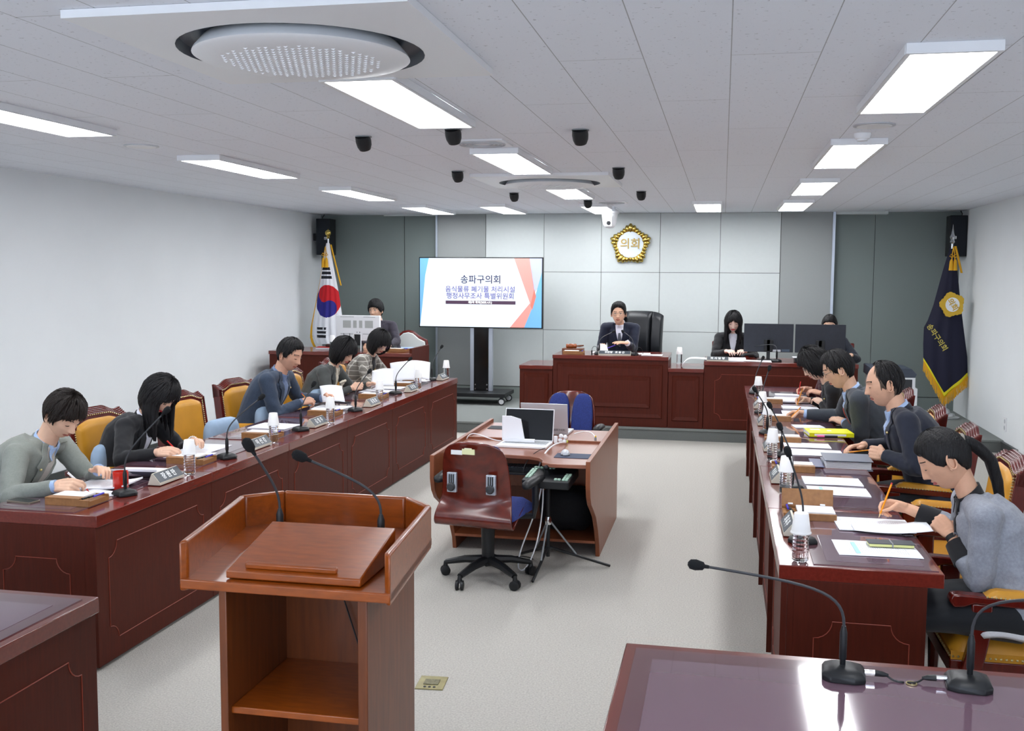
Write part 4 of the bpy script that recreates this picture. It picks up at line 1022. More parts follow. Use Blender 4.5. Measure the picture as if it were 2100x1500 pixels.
# ------------------------------------------------------------------ people
def skinmat(n, c): return mat('skin_'+n, c, .5, bump=.02, bscale=200, var=.05, vscale=30, spec=.35)
lipm = mat('lips', (190, 92, 84), .45); lipr = mat('red_lips', (196, 50, 58), .4); lipn = mat('natural_lips', (176, 108, 92), .5)
browm = mat('eyebrow_hair', (40, 30, 26), .8); eyew = mat('eye_white', (226, 222, 218), .2); iris = mat('eye_iris', (34, 22, 16), .15)
hairm = mat('black_hair', (18, 17, 19), .5, var=.3, vscale=90, bump=.6, bscale=160, stretch=(1, 1, .15), spec=.35)
hairb = mat('dark_brown_hair', (32, 25, 21), .55, var=.3, vscale=90, bump=.6, bscale=160, stretch=(1, 1, .15), spec=.3)
stub = mat('short_grey_hair', (86, 74, 64), .75, var=.3, vscale=80)
def fabric(n, c, var=.06, vs=120, bump=.12, stretch=None, bs=500): return mat(n, c, .85, var=var, vscale=vs, bump=bump, bscale=bs, sheen=.15, stretch=stretch)

def gauss(x, s): return exp(-(x/s)**2)
def head_point(az, el, fem=0, fat=0):
    """az: 0 = front (+Y), grows to the head's right (+X); el elevation; returns local point"""
    dx, dy, dz = sin(az)*cos(el), cos(az)*cos(el), sin(el)
    x, y, z = .0745*dx, .094*dy, .115*dz
    s = max(0, -dz)
    if z < 0:
        x *= 1-(.30+.05*fem-.12*fat)*s**1.4
        if dy < 0: y *= 1-.42*s
        else: y *= 1-.02*s
    else:
        x *= 1+.03*gauss(dz-.35, .4)
    front = sm(0.0, .55, dy)
    if front > 0:
        y -= front*.004*(1-abs(dz))
        y += front*.010*sm(.25, .9, s)*gauss(x, .03)            # chin
        y += front*.004*gauss(z-.034, .012)*gauss(abs(x)-.022, .03)*(1-.6*fem)    # brow ridge
        y -= front*.011*gauss(z-.012, .016)*gauss(abs(x)-.030, .016)     # sockets
        y += front*.0065*gauss(z-.008, .0085)*gauss(abs(x)-.030, .0135)   # lids
        t = min(1, max(0, (.028-z)/.056)); nz = t**1.2*(1-sm(-.028, -.040, z) if z < -.028 else 1)
        if z < -.028: nz = max(0, 1-sm(0, .011, -.028-z))
        y += front*(.023-.003*fem)*nz*gauss(x, .0095+.004*t)
        y += front*.008*gauss(z+.026, .009)*gauss(abs(x)-.013, .007)      # alae
        y -= front*.003*gauss(z+.041, .005)*gauss(x, .01)
        y += front*.0065*gauss(z+.0505, .0048)*gauss(x, .020)             # upper lip
        y += front*.0075*gauss(z+.0625, .0055)*gauss(x, .018)             # lower lip
        y -= front*.0035*gauss(z+.0565, .0022)*gauss(x, .024)
        y -= front*.004*gauss(z+.075, .006)*gauss(x, .025)
        x += (.003)*front*gauss(z+.012, .02)*(1 if x > 0 else -1)*gauss(abs(x)-.05, .02)
    return Vector((x, y, z))
NA, NE = 96, 84
def az_of(i):
    u = 2*i/NA-1           # -1..1
    return pi*(abs(u)**1.35)*(1 if u > 0 else -1)
def el_of(j): return lerp(-pi/2, pi/2, j/NE)
def head_mesh(b, mats_i, fem, fat, lip_i, brow_i):
    vs = [head_point(az_of(i), el_of(j), fem, fat) for j in range(NE+1) for i in range(NA)]
    fs = []; ms = []
    for j in range(NE):
        for i in range(NA):
            f = (j*NA+i, j*NA+(i+1) % NA, (j+1)*NA+(i+1) % NA, (j+1)*NA+i); fs.append(f)
            c = sum((vs[k] for k in f), Vector())/4; m = mats_i
            if c.y > .05:
                if abs(c.x) < .0235-.0 and -.069+.30*abs(c.x) < c.z < -.0465-.22*abs(c.x): m = lip_i
                if abs(c.x) < .047 and .013 < abs(c.x) and abs(c.z-(.036-.10*abs(abs(c.x)-.03))) < (.0022 if fem else .0030): m = brow_i
            ms.append(m)
    n0 = len(b.m); b.add(vs, fs, 0); b.m[n0:] = ms
def ears(b, m=0):
    for s in (-1, 1):
        old = b.T; b.T = old @ Matrix.Translation((s*.074, -.006, -.002)) @ Matrix.Rotation(s*radians(-22), 4, 'Z') @ Matrix.Rotation(radians(8), 4, 'X')
        def e(u, v):
            a = 2*pi*u; rr = .5+.5*v
            yy = cos(a)*.018*(1-.15*sin(a))*rr; zz = sin(a)*.031*rr
            return (s*(.003+.010*v-.006*(1-v)), yy-.006*v, zz)
        b.tube([(s*.008, .016*cos(a)*(1-.1*sin(a))-.004, .029*sin(a)) for a in [2*pi*k/20 for k in range(21)]], .0042, 6, m, cap=False)
        b.ball((s*.003, -.002, 0), (.005, .014, .026), m, 10, 8)
        b.ball((s*.006, .008, -.024), (.004, .006, .009), m, 8, 6)
        b.T = old
def hair_mesh(style, seed=0):
    """style: dict(line=[(az_deg, el_deg)...], th=[(el_deg, thickness)], wave, part)"""
    line = style['line']; th = style['th']; nm = style.get('noise', .004); rnd = style.get('band', 7)
    def itp(tab, x):
        if x <= tab[0][0]: return tab[0][1]
        for (a, p), (c, q) in zip(tab, tab[1:]):
            if x <= c: return lerp(p, q, (x-a)/(c-a))
        return tab[-1][1]
    b = MB(); NA2, NE2 = 120, 80
    vs = []
    for j in range(NE2+1):
        el = lerp(radians(style.get('low', -80)), pi/2, j/NE2)
        for i in range(NA2):
            az = 2*pi*i/NA2-pi; p = head_point(az, el, 0, 0); deg = abs(math.degrees(az)); e = math.degrees(el)
            jag = 3.5*noise.noise(Vector((az*7+seed, 0, seed)))+2*noise.noise(Vector((az*22+seed, 3, seed)))
            hl = itp(line, deg)+jag*style.get('jag', 1)
            if 'part' in style: hl += style['part']*sin(az)*(1 if deg < 70 else 0)
            k = sm(hl-rnd, hl+rnd*.6, e)
            t = itp(th, e)
            if 'side' in style: t += style['side']*sm(40, 90, deg)*sm(-70, -10, -abs(e+5))
            strand = noise.noise(Vector((az*16, e*.02+seed, seed)))*nm+noise.noise(Vector((az*40, e*.03, seed)))*nm*.5
            nrm = Vector((sin(az)*cos(el), cos(az)*cos(el), sin(el)))
            d = lerp(-.012, t+strand, k)
            q = p+nrm*d
            if e < -30 and style.get('hang'): q.z = min(q.z, p.z-.0)-style['hang']*sm(-30, -75, e)*k if False else q.z
            vs.append(q)
    fs = [(j*NA2+i, j*NA2+(i+1) % NA2, (j+1)*NA2+(i+1) % NA2, (j+1)*NA2+i) for j in range(NE2) for i in range(NA2)]
    b.add(vs, fs)
    rg = random.Random(int(seed*100)+5)
    for k in range(style.get('clumps', 300)):
        az0 = rg.uniform(-pi, pi); deg = abs(math.degrees(az0)); hl = itp(line, deg); e0 = rg.uniform(max(hl+8, 5), 78) if style.get('flow', 1) else 80
        e1 = max(hl-rg.uniform(-4, 5)*style.get('jag', 1), style.get('low', -80)+3); sw = rg.uniform(-.16, .16)
        if e0 < e1+6: continue
        pts = []; rs = []
        for i in range(8):
            q_ = i/7; e = radians(lerp(e0, e1, q_)); a = az0+sw*q_; t = itp(th, math.degrees(e))+rg.uniform(-.0005, .0012)-(.004 if i == 0 else 0)+.0015
            if i == 7: t -= .003
            pts.append(head_point(a, e)+Vector((sin(a)*cos(e), cos(a)*cos(e), sin(e)))*t); rs.append((.0020*(1-.75*q_**2), .0052*(1-.8*q_**2)))
        nrm = Vector((sin(az0)*cos(radians(e0)), cos(az0)*cos(radians(e0)), sin(radians(e0))))
        b.tube(pts, rs, 6, up=nrm)
    return b
ST = {
 'short': dict(clumps=200, line=[(0, 42), (35, 40), (50, 30), (62, 13), (75, -4), (86, -6), (92, 8), (104, 8), (112, -14), (130, -34), (180, -40)], th=[(-40, .004), (-10, .007), (20, .013), (50, .021), (90, .022)], noise=.005),
 'fringe': dict(line=[(0, 27), (30, 23), (48, 19), (60, 5), (75, -8), (86, -10), (92, 4), (104, 4), (112, -20), (130, -38), (180, -44)], th=[(-40, .006), (-10, .012), (20, .020), (50, .028), (90, .028)], noise=.008),
 'quiff': dict(clumps=120, line=[(0, 47), (35, 42), (50, 28), (62, 10), (75, -4), (86, -6), (92, 8), (104, 8), (112, -14), (130, -34), (180, -40)], th=[(-40, .003), (-10, .005), (20, .012), (50, .030), (90, .028)], noise=.006),
 'bald': dict(clumps=110, line=[(0, 86), (35, 80), (55, 62), (68, 34), (78, 4), (86, -6), (92, 10), (104, 10), (112, -14), (130, -34), (180, -40)], th=[(-40, .002), (-10, .004), (20, .009), (50, .014), (90, .014)], noise=.004),
 'bob': dict(line=[(0, 15), (26, 11), (40, 3), (52, -22), (60, -62), (75, -74), (100, -78), (180, -80)], th=[(-80, .030), (-60, .045), (-35, .050), (-10, .034), (20, .028), (50, .028), (90, .026)], noise=.007, low=-84, jag=1.2),
 'curly': dict(line=[(0, 32), (30, 26), (48, 14), (58, -2), (70, -30), (95, -40), (120, -55), (180, -62)], th=[(-70, .030), (-40, .038), (-10, .036), (20, .036), (50, .038), (90, .036)], noise=.018, low=-84, jag=2),
 'soft': dict(line=[(0, 22), (30, 14), (46, 4), (56, -20), (66, -52), (95, -58), (120, -66), (180, -70)], th=[(-70, .034), (-40, .042), (-10, .032), (20, .028), (50, .030), (90, .028)], noise=.010, low=-84, jag=1.5),
 'long': dict(line=[(0, 30), (24, 20), (40, 6), (52, -25), (60, -66), (75, -78), (180, -84)], th=[(-80, .030), (-60, .040), (-35, .040), (-10, .026), (20, .022), (50, .022), (90, .020)], noise=.007, low=-86, jag=1.2),
 'pulled': dict(clumps=0, line=[(0, 36), (35, 31), (52, 20), (64, 4), (76, -4), (86, -2), (92, 6), (104, 2), (116, -20), (140, -36), (180, -38)], th=[(-40, .006), (-10, .009), (20, .011), (50, .014), (90, .015)], noise=.0025, jag=.5)}

def ik(S, W, L1, L2, pole):
    d = W-S; D = min(d.length, (L1+L2)*.995); dn = d.normalized()
    a = (L1*L1-L2*L2+D*D)/(2*D); h = sqrt(max(0, L1*L1-a*a))
    p = (pole-dn*pole.dot(dn)).normalized()
    return S+dn*a+p*h
def remesh(b, voxel, name='tmp', smooth=2):
    o = b.build(name, [], None, smooth=0)
    md = o.modifiers.new('r', 'REMESH'); md.mode = 'VOXEL'; md.voxel_size = voxel; md.adaptivity = 0
    if smooth: md = o.modifiers.new('s', 'SMOOTH'); md.iterations = smooth; md.factor = .5
    dg = bpy.context.evaluated_depsgraph_get(); me = bpy.data.meshes.new_from_object(o.evaluated_get(dg))
    om = o.data; bpy.data.objects.remove(o); bpy.data.meshes.remove(om)
    return me
def from_mesh(me, name, mats, parent, smooth=80):
    me.materials.clear()
    for m in mats: me.materials.append(m)
    me.polygons.foreach_set('use_smooth', [True]*len(me.polygons)); me.name = name
    o = bpy.data.objects.new(name, me); COL.objects.link(o); o.parent = parent; return o
def add_mesh(b, me, m=0):
    b.add([v.co.copy() for v in me.vertices], [tuple(p.vertices) for p in me.polygons], m)

def hand(b, W, d, n, side, pose, sc=1.0):
    """W wrist, d direction forearm->fingers, n palm normal (palm faces n), side +1 right hand. Returns grip point"""
    d = d.normalized(); n = (n-d*n.dot(d)).normalized(); t = d.cross(n)*(1 if side > 0 else -1)   # t: towards thumb
    curls = {'pen': [(38, 48, 22), (46, 58, 30), (58, 66, 34), (62, 70, 36)], 'flat': [(8, 10, 6), (6, 10, 6), (8, 12, 8), (12, 14, 8)],
             'hold': [(50, 34, 18), (54, 40, 22), (58, 48, 26), (60, 54, 30)], 'rest': [(22, 28, 16), (26, 32, 18), (30, 38, 22), (34, 42, 24)]}[pose]
    def P(u, v, w): return W+(d*u+t*v+n*w)*sc
    offs = [.030, .010, -.010, -.028]; Lk = [.088, .092, .087, .079]
    lens = [(.043, .026, .021), (.047, .030, .022), (.043, .028, .021), (.034, .021, .019)]
    b.tube([P(-.03, 0, 0), P(0, 0, 0), P(.03, 0, 0)], [(.020*sc, .026*sc), (.019*sc, .027*sc), (.017*sc, .033*sc)], 12, up=n)
    tips = []
    for k in range(4):
        b.tube([P(.005, offs[k]*.7, 0), P(.045, offs[k]*.95, .0), P(Lk[k], offs[k], 0)], [.0155*sc, .0145*sc, .0115*sc], 8)
        p = P(Lk[k], offs[k], 0); ang = 0; dirv = (d+t*(.0+(offs[k]*2.0))).normalized(); pts = [P(Lk[k]-.012, offs[k], 0), p]
        for s_, c in zip(lens[k], curls[k]):
            ang += radians(c); dv = dirv*cos(ang)+n*sin(ang); p = p+dv*s_*sc; pts.append(p)
        b.tube(pts, [.0105*sc, .0105*sc, .0095*sc, .0085*sc, .0062*sc], 8); tips.append(p)
    th0 = P(.018, .024, .006); th1 = P(.045, .046, .016); 
    if pose in ('pen', 'hold'):
        tgt = tips[0]*.6+tips[1]*.4+(-n*.0+t*.004)*sc; th2 = th1.lerp(tgt, .5)+n*.010*sc-d*.004*sc+t*.006*sc; th3 = th1.lerp(tgt, .92)+t*.004*sc
    else:
        th2 = P(.068, .062, .018); th3 = P(.090, .064, .016)
    b.tube([P(.012, .012, 0), th0, th1, th2, th3], [.013*sc, .015*sc, .0125*sc, .0105*sc, .0075*sc], 8)
    return (tips[0]+th3)/2, tips

def patch(bvh, fr, rows, name, m, parent, off=.003, thick=.002, nx=8, sub=3):
    """rows: list of (v, uL, uR); fr=(origin,right,up,fwd): project onto body from the front"""
    O_, Rt, Up, Fw = fr; R2 = []
    for (v0, a0, b0), (v1, a1, b1) in zip(rows, rows[1:]):
        for k in range(sub): t = k/sub; R2.append((lerp(v0, v1, t), lerp(a0, a1, t), lerp(b0, b1, t)))
    R2.append(rows[-1]); last = .05; vs = []
    for j_, (v, a, c) in enumerate(R2):
        for i in range(nx+1):
            u = lerp(a, c, i/nx); o0 = O_+Rt*u+Up*v+Fw*.5
            h = bvh.ray_cast(o0, -Fw, .75)
            if h[0] is not None: depth = min(.5-h[3], last+.02) if j_ else .5-h[3]; last = depth
            else: depth = last
            vs.append(O_+Rt*u+Up*v+Fw*(depth+off))
    # smooth the depth
    W_ = nx+1; 
    b = MB(); b.add(vs, [(j*W_+i, j*W_+i+1, (j+1)*W_+i+1, (j+1)*W_+i) for j in range(len(R2)-1) for i in range(nx)])
    o = b.build(name, m, parent, smooth=80)
    md = o.modifiers.new('sm', 'SMOOTH'); md.iterations = 2
    md = o.modifiers.new('s', 'SOLIDIFY'); md.thickness = thick; md.offset = 1
    return o

def person(label, loc, rz, head, hsc=1.1, pitch=30, hyaw=0, hroll=0, skin=(222, 178, 148), hair='short', hmat=None, fem=0, fat=0, size=1.0, lips=None, jacket=None, jname='jacket', shirt=None, tie=None,
           tiec=None, collar=True, collarm=None, wr=(.18, .42, .80), wl=(-.18, .42, .80), pr='pen', pl='rest', glasses=None, eyes='down', vneck=.26, lapel=True, cuff=None, trousers=(30, 32, 38), shoulders=None, vox=.0085,
           seat=.47, pr_d=None, pl_d=None, nr=None, nl=None, pin=None, bare=0, skirt=False, vw=.052, hipy=0.0, pole_r=None, pole_l=None, jcol2=None, ppose=None):
    """local frame: hips over origin, facing +Y, +X is the person's right. head = local position of head centre"""
    t = thing('person', label, 'person', loc, rz)
    sk = skinmat('%d_%d_%d' % skin, skin); hm = hmat or hairm
    lip = lips or (lipm if fem else lipn)
    Hc = Vector(head); hip = Vector((0, hipy, seat+.10))
    # shoulder line: below and behind head centre
    RH = Matrix.Rotation(radians(-hyaw), 4, 'Z') @ Matrix.Rotation(radians(-pitch), 4, 'X') @ Matrix.Rotation(radians(hroll), 4, 'Y') @ Matrix.Scale(hsc*size, 4)
    S = Vector(shoulders) if shoulders else Hc+Vector((0, -.058-.082*sin(radians(pitch)), -.158))
    Up = (S-hip).normalized(); Fw = Vector((0, Up.z, -Up.y)).normalized(); Rt = Vector((1, 0, 0))
    L = (S-hip).length; hw = (.185 if not fem else .163)*size; ch = 1+.18*fat
    def spine(v, bow=.035): # bowed back
        return hip.lerp(S, v)-Fw*bow*sin(pi*v)
    skull = RH.to_3x3()
    # --- core torso profile rings
    prof = [(-.10, .165, .125), (0, .17, .13), (.22, .152, .118), (.45, .158, .122), (.68, .172, .125), (.82, .17, .112), (.93, .135, .09), (1.0, .085, .072)]
    if fem: prof = [(-.10, .17, .125), (0, .17, .125), (.22, .135, .10), (.45, .135, .108), (.62, .15, .128), (.78, .148, .112), (.92, .115, .082), (1.0, .07, .06)]
    def torso(b, g=0.0, k=1.0, v1=1.01):
        pts = []; rs = []
        for v, w_, d_ in prof:
            if v > v1: break
            pts.append(spine(v)); rs.append((d_*ch*size*k+g, w_*ch*size*k+g))
        b.tube(pts, rs, 20, up=Fw)
    Sh = {}; El = {}; Wr = {}
    for s, wp in ((1, wr), (-1, wl)):
        Sh[s] = S+Rt*s*hw-Up*.05-Fw*.005; Wr[s] = Vector(wp)
        pole = Vector((s*.75, -.35, -.8)) if s > 0 else Vector((s*.75, -.35, -.8))
        if s > 0 and pole_r: pole = Vector(pole_r)
        if s < 0 and pole_l: pole = Vector(pole_l)
        D = (Wr[s]-Sh[s]).length
        if D > .52*size:  Wr[s] = Sh[s]+(Wr[s]-Sh[s])*(.52*size/D)
        El[s] = ik(Sh[s], Wr[s], .275*size, .250*size, pole)
        if El[s].z < seat+.16: El[s].z = seat+.16
    # --- body
    core = MB(); torso(core, k=.78)
    nb = S-Up*.02; nt = Hc+skull @ Vector((0, -.022, -.05)); nr_ = (.057 if not fem else .046)*(1+.15*fat)
    core.tube([nb-Up*.06, nb, nb.lerp(nt, .5), nt], [nr_*1.05, nr_*1.06, nr_, nr_*.98], 16)
    for s in (-1, 1):
        core.tube([Sh[s]-Rt*s*.07-Up*.02, Sh[s]-Rt*s*.02-Up*.02, El[s]], [.024, .028*size, .032*size], 10)
        kn = Vector((s*.11, .44, seat+.07)); an = Vector((s*.12, .40, .09))
        core.tube([hip+Rt*s*.08, kn, an], [.075, .052, .036], 10); core.ball(tuple(kn), .055)
        core.tube([an, Vector((s*.12, .44, .05)), Vector((s*.125, .55, .035))], [.036, .038, .028], 8)
    me = remesh(core, .014)
    body = MB(); add_mesh(body, me, 0)
    grips = {}
    for s, po, dd, nn in ((1, pr, pr_d, nr), (-1, pl, pl_d, nl)):
        hb = MB(); fd = (Wr[s]-El[s]).normalized(); dirv = Vector(dd) if dd else (fd+Vector((0, .2, -.12))).normalized()
        pn = Vector(nn) if nn else Vector((-s*.35, 0, -1)) if po != 'hold' else Vector((-s*1.0, 0.1, -.2))
        if po == 'pen': pn = Vector(nn) if nn else Vector((-s*.75, .1, -.75))
        hb.tube([El[s], El[s].lerp(Wr[s], .35), El[s].lerp(Wr[s], .8), Wr[s]+fd*.01], [.040*size, .040*size, .028*size, .0245*size], 12)
        g_, tips = hand(hb, Wr[s], dirv, pn, s, po, size*(.93 if fem else 1.0))
        grips[s] = g_; add_mesh(body, remesh(hb, .0038, smooth=2), 0)
    body.T = Matrix.Translation(Hc) @ RH; head_mesh(body, 0, fem, fat, 1, 2); ears(body, 0); body.T = Matrix()
    bo = body.build('body', [sk, lip, browm], t, smooth=80)
    # --- face details
    b = MB(); b.T = Matrix.Translation(Hc) @ RH
    for s in (-1, 1):
        yy = head_point(math.atan2(s*.030, .085), .09, fem, fat).y
        if eyes == 'open':
            b.ball((s*.030, yy-.0045, .010), (.0125, .008, .0062), 0, 14, 8); b.ball((s*.030, yy-.0015, .0100), (.0056, .0058, .0056), 1, 12, 8)
            b.tube([(s*(.030+q*.0145), yy+.0045-.006*q*q, .0165-.005*q*q) for q in (-1, -.5, 0, .5, 1)], [.0012, .002, .0022, .002, .0012], 6, 1)
        else:
            b.tube([(s*(.030+q*.0145), yy+.0030-.0055*q*q, .0045+.0022*q*q) for q in (-1, -.5, 0, .5, 1)], [.0010, .0018, .0020, .0018, .0010], 6, 1)
    b.build('eyes', [eyew, iris], t, smooth=80)
    # --- hair
    hs = hair_mesh(ST[hair], seed=(sum(map(ord, label)) % 97)*.37); hs.T = Matrix.Translation(Hc) @ RH; hs.v = [hs.T @ v for v in hs.v]; hs.T = Matrix()
    if hair == 'long':
        rg = random.Random(11+int(Hc.x*100)); cv = skull @ Vector((0, 1, 0)); yaw_ = math.atan2(cv.x, cv.y)
        for k in range(64):
            az = rg.uniform(58, 180)*(1 if k % 2 else -1); a = radians(az)
            p0 = Hc+skull @ (head_point(a, radians(rg.uniform(10, 35)))*1.10); p1 = Hc+skull @ (head_point(a, radians(-15))*1.20)
            out = (p1-Hc); out.z = 0; out = out.normalized(); L_ = rg.uniform(.16, .24)
            wv = rg.uniform(-.012, .012); p2_ = p1+Vector((0, 0, -L_*.5))+out*(.012+wv); p3_ = p1+Vector((0, 0, -L_))+out*(.0-wv)+Vector((wv, .01, 0))
            pts = bez(p0, p1+Vector((0, 0, .03)), p2_, p3_, 8)
            hs.tube(pts, [(.010, .020), (.012, .022), (.013, .024), (.013, .024), (.013, .024), (.012, .022), (.010, .018), (.008, .014), (.003, .005)], 7, up=out)
    ho = hs.build('hair', hm, t, smooth=80)
    if hair == 'bald':
        st2 = hair_mesh(dict(ST['bald'], th=[(-60, .0012), (90, .0012)], line=[(0, 78), (30, 72), (48, 54), (62, 26), (72, -4), (86, -12), (92, 4), (104, 2), (112, -22), (130, -40), (180, -46)], noise=.001), 3)
        st2.T = Matrix(); st2.v = [Matrix.Translation(Hc) @ RH @ v for v in st2.v]; st2.build('stubble', stub, t, smooth=80)
    # --- clothing
    if jacket is not None:
        jb = MB(); torso(jb, g=.018, v1=.95)
        jb.tube([spine(.90)-Fw*.0, spine(1.0)-Fw*.012], [(.085*size, .12*size), (.062*size, .074*size)], 16, up=Fw)
        for s in (-1, 1):
            jb.tube([S-Up*.015+Rt*s*.035, S-Up*.03+Rt*s*hw*.7, Sh[s]], [.046*size, .057*size, .064*size], 12); jb.ball(tuple(Sh[s]), .067*size, n=16, q=10)
            e = El[s]; w_ = Wr[s]; end = w_.lerp(e, bare) if bare else w_-(w_-e).normalized()*.012
            fd = (w_-e).normalized(); m1 = Sh[s].lerp(e, .5)
            pts = [Sh[s]-Up*.0, m1, e-(e-Sh[s]).normalized()*.03, e, e+fd*.035, e.lerp(end, .6), end]
            rr = [.066, .061, .055, .056, .053, .045, .0385 if not fem else .035]; rr = [r*size*(1 if not fem else .93) for r in rr]
            if bare: rr[-2:] = [.050*size, .047*size]
            jb.tube(pts, rr, 14)
        me = remesh(jb, vox, smooth=4)
        # wrinkle displacement
        cos_ = [v.co.copy() for v in me.vertices]; nos = [v.normal.copy() for v in me.vertices]; flat = []
        for c, n_ in zip(cos_, nos):
            near = min((c-El[1]).length, (c-El[-1]).length); a = .010*exp(-(near/.12)**2)+.0040
            ns = noise.noise(Vector((c.x*8, c.y*14, c.z*22)))*.7+noise.noise(c*34)*.3
            flat.extend(c+n_*ns*a)
        me.vertices.foreach_set('co', flat); me.update()
        tbm = MB(); torso(tbm, g=.019, v1=.95); tbm.tube([spine(.90), spine(1.0)-Fw*.012], [(.085*size, .12*size), (.062*size, .074*size)], 20, up=Fw)
        tbm.tube([nb-Up*.03, nb, nb.lerp(nt, .5), nt], [nr_*1.2, nr_*1.12, nr_, nr_*.98], 20)
        for s in (-1, 1): tbm.tube([S-Up*.015+Rt*s*.035, S-Up*.03+Rt*s*hw*.7, Sh[s]], [.046*size, .057*size, .064*size], 12)
        bvh = BVHTree.FromPolygons(tbm.v, tbm.f)
        jo = from_mesh(me, jname, [jacket], t)
        fr = (S, Rt, Up, Fw)
        if shirt is not None:
            patch(bvh, fr, [(.02, -vw, vw), (-.03, -vw, vw), (-vneck*.5, -vw*.62, vw*.62), (-vneck, -.004, .004)], 'shirt', shirt, t, .003, .003)
            if collar:
                A_ = (nt-nb).normalized(); F_ = (Fw-A_*Fw.dot(A_)).normalized(); c0 = nb+A_*.040
                def band(r_, z0, z1, a0, drop, name, m_, th_):
                    b = MB(); R0 = []; R1 = []
                    for i in range(25):
                        a = radians(lerp(a0, 360-a0, i/24)); dz = -drop*(.5+.5*cos(a))
                        o_ = Rt*(r_*sin(a))+F_*(r_*1.04*cos(a))
                        R0.append(c0+o_*1.10+A_*(z0+dz)); R1.append(c0+o_+A_*(z1+dz))
                    b.add(R0+R1, [(i, i+1, 26+i, 25+i) for i in range(24)])
                    o = b.build(name, m_, t, smooth=80); md = o.modifiers.new('s', 'SOLIDIFY'); md.thickness = th_; md.offset = 0
                band(nr_*1.10, -.03, .030, 16, .036, 'shirt_collar', collarm or shirt, .005)
                if lapel: band(nr_*1.24, -.03, .008, 48, .030, 'jacket_collar', jacket, .008)
                for s in (-1, 1):
                    patch(bvh, fr, [(.022, s*.006, s*.046), (-.008, s*.012, s*.046), (-.046, s*.024, s*.030)], 'collar_wing', collarm or shirt, t, .011, .003, nx=4)
            if tie is not None:
                patch(bvh, fr, [(-.022, -.016, .016), (-.045, -.018, .018), (-.055, -.012, .012), (-.14, -.024, .024), (-vneck*.97, -.026, .026)], 'tie', tie, t, .009, .004, nx=4)
        if lapel and shirt is not None:
            for s in (-1, 1):
                rows = [(.035, s*(vw-.002), s*(vw+.030)), (-.02, s*(vw-.006), s*(vw+.05)), (-.075, s*(vw*.86), s*(vw+.060)), (-.085, s*(vw*.83), s*(vw+.034)), (-vneck*.6, s*vw*.46, s*(vw*.46+.045)), (-vneck*1.02, s*.0, s*.012)]
                patch(bvh, fr, rows, 'lapel', jacket, t, .006, .004)
        if pin:
            h = bvh.ray_cast(S+Rt*(-.085)*-pin-Up*.085+Fw*.5, -Fw)
            if h[0] is not None:
                b = MB(); b.ball(tuple(h[0]+Fw*.012), .0075, n=10); b.build('lapel_pin', mat('pin_gold', (232, 214, 150), .3, metal=.7), t)
        if cuff is not None:
            for s in (-1, 1):
                fd = (Wr[s]-El[s]).normalized(); b = MB()
                if bare: e0 = Wr[s].lerp(El[s], bare); b.tube([e0-fd*.025, e0+fd*.02, e0+fd*.065], [.053*size, .050*size, .045*size], 16)
                else: b.tube([Wr[s]-fd*.03, Wr[s]+fd*.008], [.034*size, .0325*size], 14)
                b.build('shirt_cuff', cuff, t, smooth=60)
    tb = MB()
    if skirt:
        tb.tube([hip-Up*.02, Vector((0, .25, seat+.08)), Vector((0, .46, seat+.05)), Vector((0, .50, .25)), Vector((0, .48, .14))], [(.13, .19), (.10, .19), (.09, .19), (.10, .2), (.11, .22)], 18, up=Vector((0, 0, 1)))
    else:
        for s in (-1, 1):
            kn = Vector((s*.11, .44, seat+.07)); an = Vector((s*.12, .40, .12))
            tb.tube([hip+Rt*s*.07-Vector((0, .03, 0)), hip.lerp(kn, .5)+Rt*s*.05, kn, kn.lerp(an, .4), an], [.10, .088, .068, .060, .055], 12); tb.ball(tuple(kn), .068)
        tb.ball(tuple(hip), (.165, .13, .10))
    from_mesh(remesh(tb, .014, smooth=4), 'skirt' if skirt else 'trousers', [fabric('cloth_%d_%d_%d' % trousers, trousers)], t)
    for s in (-1, 1):
        b = MB(); b.tube([(s*.12, .36, .05), (s*.12, .46, .05), (s*.125, .56, .04), (s*.125, .60, .035)], [(.045, .038), (.05, .042), (.036, .045), (.02, .03)], 10, up=(0, 0, 1)); b.build('shoe', black, t)
    if glasses is not None:
        b = MB(); b.T = Matrix.Translation(Hc) @ RH; gy_ = .094
        for s in (-1, 1):
            b.tube([(s*.032+.0235*cos(a), gy_-.006*abs(cos(a)), .008+.019*sin(a)) for a in [2*pi*k/24 for k in range(25)]], .0016, 6, cap=False)
            b.tube([(s*.056, gy_-.006, .012), (s*.073, .06, .012), (s*.079, .0, .010), (s*.078, -.02, .0)], .0016, 6)
        b.tube([(-.009, gy_+.0, .012), (0, gy_+.003, .014), (.009, gy_, .012)], .0016, 6)
        b.build('glasses', glasses, t, smooth=80)
    Mw = Matrix.Translation(loc) @ Matrix.Rotation(rz, 4, 'Z')
    return t, {s: Mw @ grips[s] for s in grips}, dict(S=S, Up=Up, Fw=Fw, Rt=Rt, Hc=Hc, RH=RH, Wr=Wr, El=El, Mw=Mw, bvh=bvh if jacket is not None else None)
